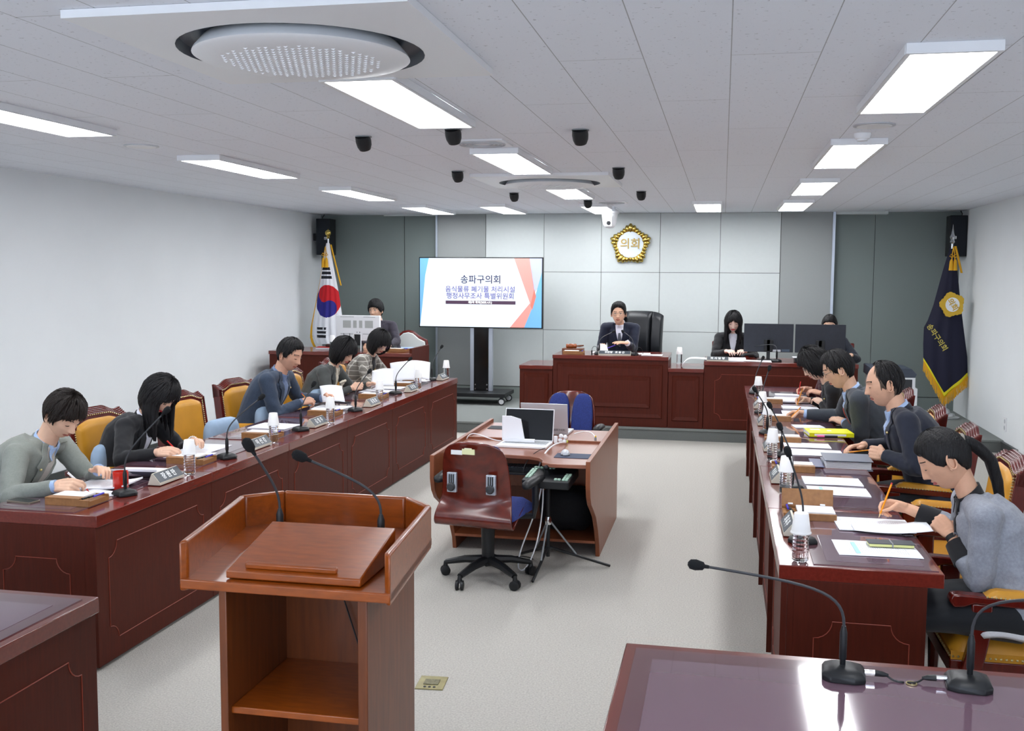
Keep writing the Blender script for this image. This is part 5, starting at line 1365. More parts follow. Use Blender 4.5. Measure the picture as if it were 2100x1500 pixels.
# ------------------------------------------------------------------ the people at the desks
suit_grey = fabric('light_grey_green_blazer', (132, 137, 130)); blk = fabric('black_wool', (26, 27, 31)); navyj = fabric('slate_navy_jacket', (52, 66, 86), var=.12)
dkgrey = fabric('dark_grey_jacket', (74, 77, 76)); navys = fabric('navy_suit', (28, 34, 50)); greys = fabric('charcoal_suit', (58, 64, 72)); darkn = fabric('deep_navy_suit', (24, 30, 50))
heather = fabric('heather_grey_knit', (146, 150, 160), var=.12, vs=90, bump=.3, bs=250)
ltshirt = fabric('pale_blue_shirt', (168, 192, 228)); wshirt = fabric('white_shirt', (226, 228, 240)); blshirt = fabric('steel_blue_shirt', (108, 126, 160)); knit = fabric('beige_knit', (190, 184, 176), bump=.3, bs=300)
blouse = fabric('cream_blouse', (214, 206, 188)); blkknit = fabric('black_knit', (20, 20, 24)); maroon = fabric('maroon_sleeve', (72, 22, 34)); quilt = fabric('dark_quilted_jacket', (34, 40, 52), bump=.6, bs=40)
tienavy = fabric('navy_tie', (22, 28, 70)); tiegrey = fabric('grey_tie', (92, 98, 108)); tiered = fabric('rust_red_tie', (160, 52, 34))
def check_mat():
    m = fabric('checked_tweed', (140, 136, 128)); nt = m.node_tree; b = nt.nodes['Principled BSDF']
    tc = nt.nodes.new('ShaderNodeTexCoord'); prev = None
    sep = nt.nodes.new('ShaderNodeSeparateXYZ'); nt.links.new(tc.outputs['Object'], sep.inputs[0])
    def line(sock, sc_, off, wd):
        a = nt.nodes.new('ShaderNodeMath'); a.operation = 'MULTIPLY_ADD'; a.inputs[1].default_value = sc_; a.inputs[2].default_value = off; nt.links.new(sock, a.inputs[0])
        f = nt.nodes.new('ShaderNodeMath'); f.operation = 'FRACT'; nt.links.new(a.outputs[0], f.inputs[0])
        l = nt.nodes.new('ShaderNodeMath'); l.operation = 'LESS_THAN'; l.inputs[1].default_value = wd; nt.links.new(f.outputs[0], l.inputs[0]); return l.outputs[0]
    cur = None
    base = nt.nodes.new('ShaderNodeMix'); base.data_type = 'RGBA'
    c1 = srgb(142, 138, 130); c2 = srgb(206, 202, 192); c3 = srgb(104, 98, 92)
    def mixin(prev, fac, col):
        mx = nt.nodes.new('ShaderNodeMix'); mx.data_type = 'RGBA'; nt.links.new(fac, mx.inputs[0])
        if prev is None: mx.inputs[6].default_value = c1
        else: nt.links.new(prev, mx.inputs[6])
        mx.inputs[7].default_value = col; return mx.outputs[2]
    sm_ = nt.nodes.new('ShaderNodeMath'); sm_.operation = 'ADD'; nt.links.new(sep.outputs[0], sm_.inputs[0]); nt.links.new(sep.outputs[1], sm_.inputs[1])
    cur = mixin(None, line(sep.outputs[2], 19, 0, .45), srgb(122, 116, 108)); cur = mixin(cur, line(sep.outputs[0], 19, .2, .45), srgb(118, 113, 106))
    cur = mixin(cur, line(sep.outputs[2], 19, .2, .1), c2); cur = mixin(cur, line(sep.outputs[0], 19, .4, .1), c2)
    nt.links.new(cur, b.inputs['Base Color']); return m
checkm = check_mat()
gframe = mat('glasses_metal', (150, 140, 130), .3, metal=.6); gpurple = mat('glasses_purple', (110, 60, 130), .4)
R90 = radians(90)
def pen_at(p, m, name, label, lean=(0, 0), L=.145, r=.0042, tipc=None, cat='pen', down=None):
    """pencil through grip point p; down = unit vector towards the tip"""
    d = Vector(down).normalized(); a = p+d*.035; c = p-d*(L-.035)
    t = thing(name, label, cat, a)
    b = MB(); b.tube([d*-.02, -d*L], r, 8).build('barrel', m, t)
    MB().tube([Vector((0, 0, 0)), -d*.02], [.0006, r*.95], 8).build('tip', tipc or mat('pale_wood', (226, 196, 150), .6), t)
    if cat == 'pencil': MB().tube([-d*L, -d*(L+.008)], r*1.05, 8).build('eraser', mat('red_eraser', (190, 50, 60), .6), t)
    return t
def LX(X, Y, Z, loc, rz):      # world -> person local
    v = Matrix.Rotation(-rz, 4, 'Z') @ (Vector((X, Y, Z))-Vector(loc)); return tuple(v)
def sit(label, hips, rz, headw, wrw, wlw, **k):
    loc = (hips[0], hips[1], k.pop('base', 0)); rz = radians(rz)
    return person(label, loc, rz, LX(*headw, loc, rz), wr=LX(*wrw, loc, rz), wl=LX(*wlw, loc, rz), **k)
TZ = .775
# left row (facing +X => rz=-90: local +Y -> world +X, local +X (right hand) -> world -Y)
p1, g1, i1 = sit('person in light grey blazer writing beside the red mug', (-3.86, 4.70), -90, (-3.50, 4.92, 1.125), (-3.30, 4.56, .815), (-3.30, 4.93, .83),
    pitch=38, hyaw=14, hair='fringe', hmat=hairb, jacket=suit_grey, shirt=knit, collarm=ltshirt, cuff=ltshirt, pr='pen', pl='rest', skin=(226, 184, 156), pin=1, vw=.06, vneck=.3)
p2, g2, i2 = sit('person with long black hair in black blazer, head bowed, red pen', (-3.86, 5.86), -90, (-3.52, 5.94, 1.125), (-3.33, 5.58, .815), (-3.32, 5.98, .82),
    pitch=46, hyaw=10, hair='long', fem=1, jacket=blk, shirt=wshirt, pr='pen', pl='rest', skin=(228, 186, 160), lips=lipr, vneck=.3)
p3, g3, i3 = sit('person in slate navy jacket and blue shirt holding a pencil', (-3.86, 7.93), -90, (-3.52, 7.95, 1.225), (-3.42, 7.95, .83), (-3.36, 8.28, .83),
    pitch=22, hyaw=12, hair='short', jacket=navyj, shirt=blshirt, cuff=blshirt, pr='pen', pl='hold', skin=(216, 168, 142), pin=-1, fat=.2, size=1.04)
p4, g4, i4 = sit('person in dark grey jacket with cream bow blouse, soft black bob', (-3.88, 9.14), -90, (-3.55, 9.26, 1.16), (-3.40, 9.10, .83), (-3.36, 9.45, .83),
    pitch=32, hyaw=8, hair='soft', fem=1, jacket=dkgrey, shirt=blouse, pr='hold', pl='rest', skin=(230, 188, 162), lips=lipm)
p5_, g5, i5 = sit('person in checked tweed jacket and glasses reading, black bob', (-3.88, 10.32), -90, (-3.55, 10.32, 1.185), (-3.40, 10.18, .84), (-3.34, 10.52, .86),
    pitch=34, hyaw=30, hair='bob', fem=1, jacket=checkm, shirt=blkknit, collar=False, lapel=True, pr='rest', pl='hold', glasses=gpurple, skin=(232, 192, 168), lips=lipm, vw=.06)
# right row (facing -X => rz=+90: local +Y -> world -X, local +X (right hand) -> world +Y)
p6, g6, i6 = sit('person with black ponytail in grey knit top writing at right', (1.20, 4.40), 90, (.925, 4.50, 1.145), (.86, 4.93, .835), (.96, 4.50, .83),
    pitch=34, hyaw=4, hair='pulled', fem=1, jacket=heather, jname='knit_top', shirt=blkknit, lapel=False, collar=True, cuff=blkknit, bare=.45, pr='pen', pl='hold', skin=(222, 172, 142), skirt=True, trousers=(22, 25, 30), vneck=.13, vw=.04)
p7, g7, i7 = sit('balding person in navy suit and tie holding an open binder', (1.30, 6.55), 90, (.985, 6.56, 1.245), (.90, 6.78, .83), (.97, 6.42, .835),
    pitch=14, hyaw=0, hair='bald', jacket=navys, shirt=ltshirt, tie=tienavy, pr='rest', pl='hold', skin=(222, 176, 148), pin=-1, fat=.35, size=1.06, shoulders=None)
p8, g8, i8 = sit('person in charcoal suit and rust tie with glasses, writing', (1.26, 7.9), 90, (.86, 7.92, 1.21), (.66, 8.36, .815), (.93, 8.02, .80),
    pitch=26, hyaw=6, hair='short', jacket=greys, shirt=ltshirt, tie=tiered, cuff=ltshirt, pr='pen', pl='flat', glasses=gframe, skin=(226, 182, 154), size=1.08)
p9, g9, i9 = sit('person with curly black hair in black jacket writing with pencil', (1.16, 9.05), 90, (.785, 9.02, 1.15), (.76, 9.32, .815), (.86, 9.18, .81),
    pitch=34, hyaw=4, hair='curly', fem=1, jacket=blk, shirt=blkknit, collar=False, lapel=True, pr='pen', pl='rest', glasses=gframe, skin=(230, 190, 166), pin=-1)
p10, g10, i10 = sit('person with maroon sleeve, mostly hidden, writing with red pen', (1.16, 10.15), 90, (.86, 10.15, 1.10), (.83, 10.10, .83), (.92, 9.95, .81),
    pitch=34, hyaw=0, hair='soft', fem=1, jacket=maroon, jname='top', shirt=None, pr='pen', pl='rest', skin=(220, 172, 146), pr_d=(0, 1, -.1))
# platform
b_ = PZ
p11, g11, i11 = sit('person in navy suit and glasses speaking from the chairman seat', (-1.24, 12.98), 180, (-1.26, 12.72, 1.425), (-1.46, 12.58, 1.03), (-1.13, 12.50, 1.08),
    base=b_, pitch=4, hyaw=0, hair='quiff', jacket=darkn, shirt=wshirt, tie=tiegrey, cuff=wshirt, pr='pen', pl='flat', glasses=gframe, eyes='open', skin=(226, 180, 152), size=1.0, seat=.55, pole_r=(.2, -.7, -.7), pole_l=(-.2, -.7, -.7), pl_d=(.9, .5, .1), shoulders=LX(-1.25, 12.82, 1.29, (-1.24, 12.98, PZ), pi))
p12, g12, i12 = sit('person with long straight black hair in black jacket at clerk desk', (.14, 12.98), 180, (.135, 12.83, 1.345), (.06, 12.55, 1.0), (.28, 12.58, 1.0),
    base=b_, pitch=24, hyaw=0, hair='long', fem=1, jacket=blk, shirt=wshirt, lips=lipr, pr='rest', pl='rest', skin=(236, 202, 186), seat=.5)
p13, g13, i13 = sit('person in dark quilted jacket hidden behind two black monitors', (1.38, 13.0), 180, (1.27, 12.86, 1.315), (1.2, 12.6, .98), (1.5, 12.6, .98),
    base=b_, pitch=16, hyaw=8, hair='pulled', fem=1, jacket=quilt, shirt=blkknit, lapel=False, skin=(228, 186, 160), pr='rest', seat=.47)
p14, g14, i14 = sit('person in dark violet blazer looking over the white monitor', (-4.30, 13.02), 183, (-4.49, 12.92, 1.42), (-4.5, 12.55, .98), (-4.2, 12.6, .98),
    base=b_, pitch=4, hyaw=12, hair='fringe', jacket=fabric('dark_violet_blazer', (48, 44, 56), var=.15), shirt=fabric('pale_check_shirt', (214, 216, 226)), tie=tiegrey, eyes='open', skin=(222, 178, 150), seat=.5, pr='rest')
# ponytail of the person at right
b = MB(); Hc = i6['Hc']; RH = i6['RH'].to_3x3(); q = lambda x, y, z: Hc+RH @ Vector((x, y, z))
pt = [q(.0, -.080, .035), q(.005, -.105, .03), q(.01, -.125, -.02), q(.02, -.135, -.09)]
pts = bez(pt[0], pt[1], pt[2]+Vector((0, 0, .0)), pt[3], 10)+[pt[3]+Vector((.01, -.03, -.09)), pt[3]+Vector((.015, -.05, -.19)), pt[3]+Vector((.015, -.055, -.28))]
b.tube(pts, [.018, .021, .023, .024, .024, .025, .025, .025, .025, .025, .025, .024, .018, .005], 16, up=(1, 0, 0))
b.v = [v+Vector((noise.noise(Vector((v.x*60, v.y*60, v.z*3)))*.006,)*3) for v in b.v]
b.build('ponytail', hairm, p6, smooth=80)
b = MB(); b.tube([pts[0], pts[1]+(pts[2]-pts[1])*.6], .030, 14).build('hair_clip', mat('grey_hair_clip', (130, 124, 116), .4), p6)
# wrist watches, bracelet
def wrist(i, s, p, m, name, r=.031):
    W = i['Wr'][s]; d = (W-i['El'][s]).normalized(); b = MB(); b.tube([W-d*.032, W-d*.012], r, 18)
    o = b.build(name, m, p); b = MB(); up = Vector((0, 0, 1)); n = (up-d*up.dot(d)).normalized()
    b.tube([W-d*.022+n*(r-.002), W-d*.022+n*(r+.007)], .014, 14); b.build('watch_face', chrome, o); return o
wrist(i6, -1, p6, black, 'wrist_watch', .029); wrist(i11, -1, p11, white, 'wrist_watch', .036)
W = i2['Wr'][-1]; d = (W-i2['El'][-1]).normalized(); b = MB(); u = d.orthogonal().normalized(); v = d.cross(u)
for k in range(18): a = 2*pi*k/18; b.ball(tuple(W+d*.002+(u*cos(a)+v*sin(a))*.031), .005, n=8, q=5)
b.build('pearl_bracelet', paper, p2)
# bow on blouse, necklace
fr = i4; P_ = lambda u, v, w: fr['S']+fr['Rt']*u+fr['Up']*v+fr['Fw']*w
b = MB()
for s in (-1, 1):
    b.tube([P_(0, -.07, .15), P_(s*.03, -.06, .16), P_(s*.05, -.08, .15), P_(s*.03, -.10, .155), P_(0, -.08, .155)], [.008, .014, .012, .012, .007], 8)
    b.tube([P_(0, -.08, .155), P_(s*.015, -.14, .16), P_(s*.02, -.2, .165)], [(.006, .01), (.006, .02), (.005, .024)], 8)
b.build('blouse_bow', blouse, p4, smooth=70)
fr = i5
h = [fr['bvh'].ray_cast(fr['S']+fr['Rt']*u+fr['Up']*v+fr['Fw']*.5, -fr['Fw'])[0] for u, v in ((-.04, -.0), (-.028, -.05), (0, -.09), (.028, -.05), (.04, .0))]
h = [x+fr['Fw']*.012 for x in h if x is not None]
b = MB(); b.tube(h, .0015, 5); b.ball(tuple(h[len(h)//2]+fr['Up']*-.015), .010, n=10); b.build('necklace', gold, p5_)

# pens held in hands
dn = lambda x, y, z: (x, y, z)
pen_at(g1[1], white, 'marker_pen', 'white marker pen in the hand of the light grey blazer', cat='pen', down=(.62, .30, -.72), r=.0055, tipc=redp)
pen_at(g2[1], redp, 'pen', 'red pen in the hand of the dark-haired woman', cat='pen', down=(.55, .35, -.75))
pen_at(g3[1], orange, 'pencil', 'orange pencil held by the man in slate navy jacket', cat='pencil', down=(.45, .5, -.7), L=.16)
pen_at(g6[1], orange, 'pencil', 'orange pencil with red end held by the ponytailed woman', cat='pencil', down=(-.35, -.38, -.85), L=.17)
pen_at(g7[1], orange, 'pencil', 'orange pencil under the right hand of the balding man', cat='pencil', down=(-.97, -.15, -.12), L=.18)
pen_at(g8[1], orange, 'pencil', 'orange pencil held by the man in charcoal suit', cat='pencil', down=(-.65, -.2, -.7), L=.16)
pen_at(g9[1], orange, 'pencil', 'orange pencil held by the person with curly hair', cat='pencil', down=(-.3, -.3, -.9), L=.17)
pen_at(g10[1], redp, 'pen', 'dark red pen held by the maroon sleeved person', cat='pen', down=(-.15, -.3, -.9), L=.15)
pen_at(g11[1], mat('violet_pen', (92, 60, 190), .4), 'pen', 'violet pen in the right hand of the chairman', cat='pen', down=(-.9, -.1, -.35), L=.15)
# ------------------------------------------------------------------ papers, trays, bottles, nameplates
def printed():
    m = mat('printed_paper', (240, 242, 248), .7); nt = m.node_tree; b = nt.nodes['Principled BSDF']
    tc = nt.nodes.new('ShaderNodeTexCoord'); sep = nt.nodes.new('ShaderNodeSeparateXYZ'); nt.links.new(tc.outputs['Object'], sep.inputs[0])
    def mth(op, a, b_=None, c=None):
        n = nt.nodes.new('ShaderNodeMath'); n.operation = op
        for i, v in enumerate((a, b_, c)):
            if v is None: continue
            if hasattr(v, 'links'): nt.links.new(v, n.inputs[i])
            else: n.inputs[i].default_value = v
        return n.outputs[0]
    ln = mth('LESS_THAN', mth('FRACT', mth('MULTIPLY', sep.outputs[1], 110)), .28)
    no = nt.nodes.new('ShaderNodeTexNoise'); no.inputs['Scale'].default_value = 180; nt.links.new(tc.outputs['Object'], no.inputs['Vector'])
    w_ = mth('GREATER_THAN', no.outputs[0], .47)
    ins = mth('MULTIPLY', mth('LESS_THAN', mth('ABSOLUTE', sep.outputs[0]), .082), mth('LESS_THAN', mth('ABSOLUTE', sep.outputs[1]), .12))
    f = mth('MULTIPLY', mth('MULTIPLY', ln, w_), mth('MULTIPLY', ins, .42))
    mx = nt.nodes.new('ShaderNodeMix'); mx.data_type = 'RGBA'; nt.links.new(f, mx.inputs[0]); mx.inputs[6].default_value = srgb(240, 242, 248); mx.inputs[7].default_value = srgb(120, 124, 140)
    nt.links.new(mx.outputs[2], b.inputs['Base Color']); return m
prn = printed(); cyan = mat('cyan_printed_band', (176, 232, 238), .7)
def sheet(cx, cy, rz, label, z=.7625, w=.205, h=.29, th=.0025, curl=0, bar=False, lift=0, cat='papers', m=None, rx=0, ry=0, nm='paper_sheets', tilt_ax=None):
    def f(u, v):
        x = (u-.5)*w; y = (v-.5)*h
        return (x, y, curl*((u-.5)*2)**2*(1 if u > .5 else .3)+lift*max(0, v-.5)**2*4+.0012*sin(u*5+v*3))
    b = MB(); b.grid(f, 12, 12)
    b.grid(lambda u, v: (f(u, v)[0], f(u, v)[1], f(u, v)[2]+th), 12, 12)
    # closed sides
    for a0, a1 in (((0, 0), (1, 0)), ((1, 0), (1, 1)), ((1, 1), (0, 1)), ((0, 1), (0, 0))):
        q = []
        for i in range(13):
            t = i/12; u = lerp(a0[0], a1[0], t); v = lerp(a0[1], a1[1], t); p = f(u, v); q.append(p)
        n = len(b.v); b.add(q+[(p[0], p[1], p[2]+th) for p in q], [(i, i+1, 14+i, 13+i) for i in range(12)])
    o = b.build(nm, m or prn, None, smooth=30); o.location = (cx, cy, z); o.rotation_euler = (rx, ry, radians(rz)); tag(o, label, cat)
    if bar:
        s = MB().box((-.09, .075, th+.0012), (.09, .092, th+.0018)).build('blue_band', cyan, o, smooth=0)
    return o
def tray(x, y, side, label, open_lid=False, z=.7605):
    t = thing('pen_tray', label, 'pen tray', (x, y, z), 0, 'wooden pen trays on the desks')
    s = -side   # aisle direction sign in x: left row aisle at +X
    A = lambda x0, x1: (min(s*x0, s*x1), max(s*x0, s*x1))
    x0, x1 = A(-.12, .12)
    b = MB(); b.box((x0, -.085, 0), (x1, .085, .024)); b.box((x0, -.085, .024), (x1, -.075, .034)); b.box((x0, .075, .024), (x1, .085, .034))
    b.build('tray_box', boxw, t, bevel=.002)
    xa, xb = A(-.115, .055); MB().box((xa, -.03 if not open_lid else -.072, .026), (xb, .072, .040)).build('note_pad', paper, t, bevel=.001)
    if not open_lid: MB().box((A(-.12, .07)[0], -.085, .034), (A(-.12, .07)[1], -.033, .040)).build('lid', boxw, t, bevel=.001)
    else:
        b = MB(); b.T = Matrix.Translation((0, .088, .03)) @ Matrix.Rotation(radians(-14), 4, 'X'); b.box((x0, 0, 0), (x1, .008, .085)).build('lid', boxw, t, bevel=.001)
        b = MB(); 
        for q in (-.08, .07): b.box((q-.012, .072, .040), (q+.012, .084, .047))
        b.build('hinge', paper, t, bevel=.002)
    for k, (yy, c) in enumerate(((-.02, black), (.02, black), (.045, mat('blue_pen', (60, 50, 190), .4)))):
        xa, xb = A(.068, .1); MB().tube([(s*(.075+.01*k), yy-.05, .036), (s*(.085+.006*k), yy+.03, .037)], .005, 8).build('pen', c, t)
    return t
bprof = [(.0001, .0), (.028, .0), (.0325, .006), (.0325, .02)]
for k in range(6): z0 = .024+k*.0155; bprof += [(.0325, z0), (.0305, z0+.005), (.0305, z0+.008), (.0325, z0+.0135)]
bprof += [(.0325, .118), (.030, .135), (.022, .152), (.0135, .163), (.0135, .175), (.0001, .175)]
def bottle(x, y, label, z=.7615, cl=None, first=[None], tl=0):
    if first[0] is None:
        t = thing('water_bottle', label, 'water bottle', (x, y, z), 0, 'water bottles with cups on the desks')
        MB().lathe(bprof, 32, cap=False).build('bottle_body', bottlem, t, smooth=60)
        MB().lathe([(.0145, .1745), (.0145, .187), (.0001, .187)], 20).build('cap', white, t)
        c = thing('paper_cup', cl, 'paper cup', (x, y, z+.112), 0, 'white paper cups upside down on bottles')
        MB().lathe([(.0405, .0), (.0420, .003), (.0405, .0065), (.0385, .006), (.028, .0815), (.026, .083), (.0001, .0765)], 32, cap=False).lathe([(.0385, .002), (.0365, .004), (.027, .075), (.0001, .0755)], 32, cap=False).build('cup_wall', cupm, c, smooth=50)
        MB().tube([(.0345*1.0*cos(.5*a_-.8)*1.0, -.0345*abs(sin(.5*a_-.8))-.001, .045) for a_ in [0, .1]], .0005, 4)
        first[0] = (t, c); return
    dup(first[0][0], (x, y, z), random.uniform(0, 3), label); c = dup(first[0][1], (x, y, z+.112), random.uniform(0, 3), cl)
    if tl: c.rotation_euler = (0, radians(tl), c.rotation_euler.z)
who_l = ['beside the first nameplate, nearest left', 'beside the second nameplate, half hidden by microphone', 'by the hands of the man in navy', 'by the hands of the woman in dark grey', 'before the papers of the woman in checks', 'at the far end of left row']
for (x, y), l in zip([(-2.95, 5.27), (-2.97, 6.43), (-2.93, 7.36), (-2.98, 8.66), (-2.95, 9.75), (-2.97, 10.88)], who_l):
    bottle(x, y, 'water bottle on left desks '+l, cl='white paper cup on bottle '+l)
who_r = ['nearest camera, by the ponytailed woman', 'beside the unused papers', 'before the balding man', 'before the man in charcoal suit', 'before the woman with curly hair', 'farthest of the right row']
for k, ((x, y), l) in enumerate(zip([(.33, 4.19), (.35, 5.52), (.325, 6.5), (.35, 7.82), (.34, 8.6), (.35, 9.91)], who_r)):
    bottle(x, y, 'water bottle on right desks '+l, cl='white paper cup on right desk bottle '+l)
bottle(-.50, 12.62, 'water bottle on the low desk beside the chairman', z=.8365, cl='white paper cup on the bottle beside the chairman')
bottle(-4.86, 12.30, 'water bottle beside the white monitor', z=.926, cl='white paper cup on bottle beside the white monitor')

def nameplate(x, y, rz, txt, label, z=.7615, L=.25, size=.042, sp=1, H=.062):
    """local: face looks to -Y and up"""
    t = thing('nameplate', label, 'nameplate', (x, y, z), radians(rz), 'name plates on the desks')
    D = .062; b = MB(); b.prism([(-.008-.03, 0), (.036, 0), (.012, H), (.004, H), (-.038, .012)], -L/2, L/2, ax='x'); b.build('plate_body', cream, t, bevel=.001)
    p0 = Vector((0, -.038, .012)); p1 = Vector((0, .004, H)); up = (p1-p0).normalized(); n = Vector((0, -up.z, up.y)); ln = (p1-p0).length
    c = (p0+p1)/2
    f = MB(); T = frame(c+n*.0005, (1, 0, 0), up); f.T = T; f.box((-L/2+.004, -ln/2+.003, 0), (L/2-.004, ln/2-.001, .0012)); f = f.build('plate_face', lbld, t, smooth=0)
    if txt: text_mesh('lettering', txt, size, lblw, f, frame(c+n*.0022, (1, 0, 0), up), .0003, bold=.0012)
    return t
nl = [(-2.97, 5.05, '장 원 만', 'nameplate beside the red mug, nearest of left row'), (-2.97, 6.20, '이 신 경', 'second nameplate of left row, partly behind lectern microphone'), (-2.97, 7.19, '김 행 주', 'nameplate before the empty yellow chair'),
      (-2.97, 8.43, '김 정 호', 'nameplate before the man in navy jacket'), (-2.97, 9.58, '김 정 열', 'nameplate before the woman in dark grey jacket'), (-2.97, 10.72, '박 소 영', 'farthest nameplate of left row')]
for x, y, tx, l in nl: nameplate(x, y, 90, tx, l)
for (x, y, tx, l) in ((.325, 4.70, '최 옥 주', 'nameplate behind the nearest bottle of right row'), (.325, 5.88, '박 성 희', 'nameplate beside the unused papers'), (.325, 6.93, '이 하 식', 'nameplate before the balding man'),
    (.325, 8.12, '배 신 정', 'nameplate before the man in charcoal suit'), (.325, 9.15, '임 춘 대', 'nameplate before the curly haired woman'), (.325, 10.35, '김 광 철', 'farthest nameplate of right row')): nameplate(x, y, -90, tx, l)
nameplate(-1.23, 12.03, 0, '위원장   조 용 근', 'wide nameplate on the tall desk of the chairman', z=.966, L=.38, size=.034, H=.05)
nameplate(-.04, 11.99, 0, '의 사 담 당', 'nameplate on the clerk desk beside papers', z=.926, L=.25, size=.036, H=.05)

for (x, y), l in zip([(-3.115, 4.47), (-3.12, 5.60), (-3.12, 6.58), (-3.14, 7.78), (-3.14, 8.96)], ['beside dark phone, nearest corner of left row', 'before the dark-haired woman', 'before the empty yellow chair', 'before the man in navy', 'before the woman in dark grey']):
    tray(x, y, -1, 'wooden pen tray '+l)
tray(-3.16, 10.02, -1, 'wooden pen tray with raised lid before the woman in checks', True)
tray(.425, 4.98, 1, 'wooden pen tray with raised lid, nearest of right row', True, )
for (x, y), l in zip([(.43, 6.19), (.43, 7.27), (.43, 8.35), (.43, 9.5)], ['beside the open binder', 'beside the yellow book', 'under the writing hand in charcoal suit', 'under the papers of the curly haired woman']):
    tray(x, y, 1, 'wooden pen tray on right desks '+l)

# left row papers
sheet(-3.20, 4.86, -82, 'open report pages in front of person in light grey blazer', th=.008, z=.763, w=.22, lift=.02)
sheet(-3.13, 4.66, -104, 'printed sheet under the writing hand beside the red mug', z=.7625, w=.15, h=.2)
o = sheet(-3.17, 5.13, -84, 'thick curled report pages beyond the red mug', th=.014, z=.763, w=.21, h=.28, curl=.045)
MB().grid(lambda u, v: ((u-.5)*.215, (v-.5)*.285, -.001+.048*((u-.5)*2)**2*(1 if u > .5 else .3)+.0), 10, 4).build('grey_cover', mat('grey_folder', (92, 98, 112), .5), o)
sheet(-3.28, 6.05, -90, 'two white pages before the dark-haired woman, upper', w=.3, h=.24, th=.004)
sheet(-3.24, 5.80, -86, 'white page under the red pen of the dark-haired woman', w=.2, h=.26, z=.7625)
sheet(-3.25, 7.05, -94, 'stack of unused white pages before the empty chair', th=.006, w=.26, h=.30)
sheet(-3.25, 8.18, -92, 'white page on the desk before man in navy', w=.26, h=.28)
sheet(-3.28, 9.45, -92, 'white pages on desk before woman in dark grey', w=.22, h=.29)
sheet(-3.25, 9.75, -88, 'white pages beneath the reading woman in checks', w=.22, h=.29, th=.004)
sheet(-3.2, 10.55, -90, 'far white pages at end of left row', w=.3, h=.28, th=.003)
def held(pts, label, m=None, bend=.02):
    a, b_, c, d = map(Vector, pts)     # bl, br, tr, tl
    nrm = (b_-a).cross(d-a).normalized()
    f = lambda u, v: a.lerp(b_, u).lerp(d.lerp(c, u), v)+nrm*bend*sin(pi*u)
    b = MB(); b.grid(f, 12, 8); o = b.build('held_paper', m or prn, None, smooth=60); md = o.modifiers.new('s', 'SOLIDIFY'); md.thickness = .0015; tag(o, label, 'papers'); return o
held([(-3.34, 8.22, .80), (-3.16, 8.28, .80), (-3.22, 8.36, .93), (-3.40, 8.30, .93)], 'white sheet lifted by the man in navy jacket')
held([(-3.33, 9.42, .80), (-3.12, 9.5, .81), (-3.16, 9.62, .97), (-3.36, 9.55, .95)], 'small white sheet held up by woman in dark grey')
held([(-3.30, 9.98, .80), (-3.06, 10.02, .82), (-3.10, 10.12, 1.0), (-3.36, 10.1, .98)], 'left raised page held by the woman in checks')
held([(-3.30, 10.18, .80), (-2.98, 10.25, .80), (-3.02, 10.42, .97), (-3.34, 10.36, .97)], 'wide printed page standing open before the woman in checks', bend=.03)
# phones, mug, books
def phone(x, y, rz, l, m=blackg, w=.075, h=.155, z=.7615, case=darkgrey):
    t = thing('mobile_phone', l, 'phone', (x, y, z), radians(rz)); MB().rbox((-w/2, -h/2, 0), (w/2, h/2, .009), .012).build('case', case, t, bevel=.001); MB().rbox((-w/2+.004, -h/2+.004, .009), (w/2-.004, h/2-.004, .0095), .01).build('screen', m, t, smooth=0)
phone(-3.38, 4.42, 80, 'dark phone lying at the near corner of left desk', case=mat('bronze_case', (120, 110, 96), .4))
phone(-3.30, 8.55, 75, 'dark phone in front of the woman in dark grey'); phone(-3.22, 9.28, 80, 'black phone case before the woman in checks', case=black)
c = thing('mug', 'red mug behind the nearest microphone of left row', 'mug', (-3.085, 4.80, .7615))
MB().lathe([(.0001, 0), (.036, 0), (.040, .004), (.040, .095), (.037, .095), (.037, .006), (.0001, .006)], 32, cap=False).build('mug_body', mat('red_glaze', (206, 40, 24), .25, coat=.4), c, smooth=50)
MB().tube([(-.03, .026, .08), (-.045, .04, .075), (-.05, .045, .05), (-.04, .036, .025), (-.028, .026, .02)], .005, 8).build('handle', MATS['red_glaze'], c)
# right row papers
sheet(.70, 4.86, 92, 'printed stack held down by the ponytailed woman', w=.25, h=.33, th=.004, lift=0, z=.764)
held([(.93, 4.66, .80), (.60, 4.70, .775), (.60, 4.84, .775), (.93, 4.90, .79)], 'page lifted by the left hand of the ponytailed woman', bend=.012)
sheet(.655, 4.43, 92, 'loose sheet with pale blue band nearest on right desk', w=.24, h=.33, bar=True)
t = thing('notebook', 'dark notebook with yellow page edges and strap', 'notebook', (.72, 4.49, .768), radians(3))
MB().box((-.09, -.035, 0), (.09, .035, .012)).build('pages', mat('yellow_page_edge', (222, 224, 150), .6), t, bevel=.002); MB().box((-.094, -.037, .012), (.094, .038, .015)).build('cover', mat('dark_cover', (52, 58, 66), .5), t, bevel=.001); MB().box((.0, -.040, -.001), (.005, .04, .0165)).build('strap', grey, t)
sheet(.62, 5.87, 91, 'upper unused printed sheet at empty right seat', w=.22, h=.31, th=.004); sheet(.625, 5.60, 90, 'lower unused sheet with blue band at empty right seat', w=.22, h=.31, bar=True)
sheet(.58, 7.10, 91, 'upper white page before the balding man', w=.2, h=.3, th=.003); sheet(.62, 6.82, 90, 'lower white page before the balding man', w=.24, h=.32)
t = thing('binder', 'open grey ring binder held by the balding man', 'binder', (.74, 6.46, .763), radians(90))
b = MB(); b.T = Matrix.Rotation(radians(-6), 4, 'Y'); b.box((-.15, -.16, 0), (.12, .12, .004)); b.build('back_cover', mat('binder_grey', (112, 118, 132), .45), t, bevel=.001)
b = MB()
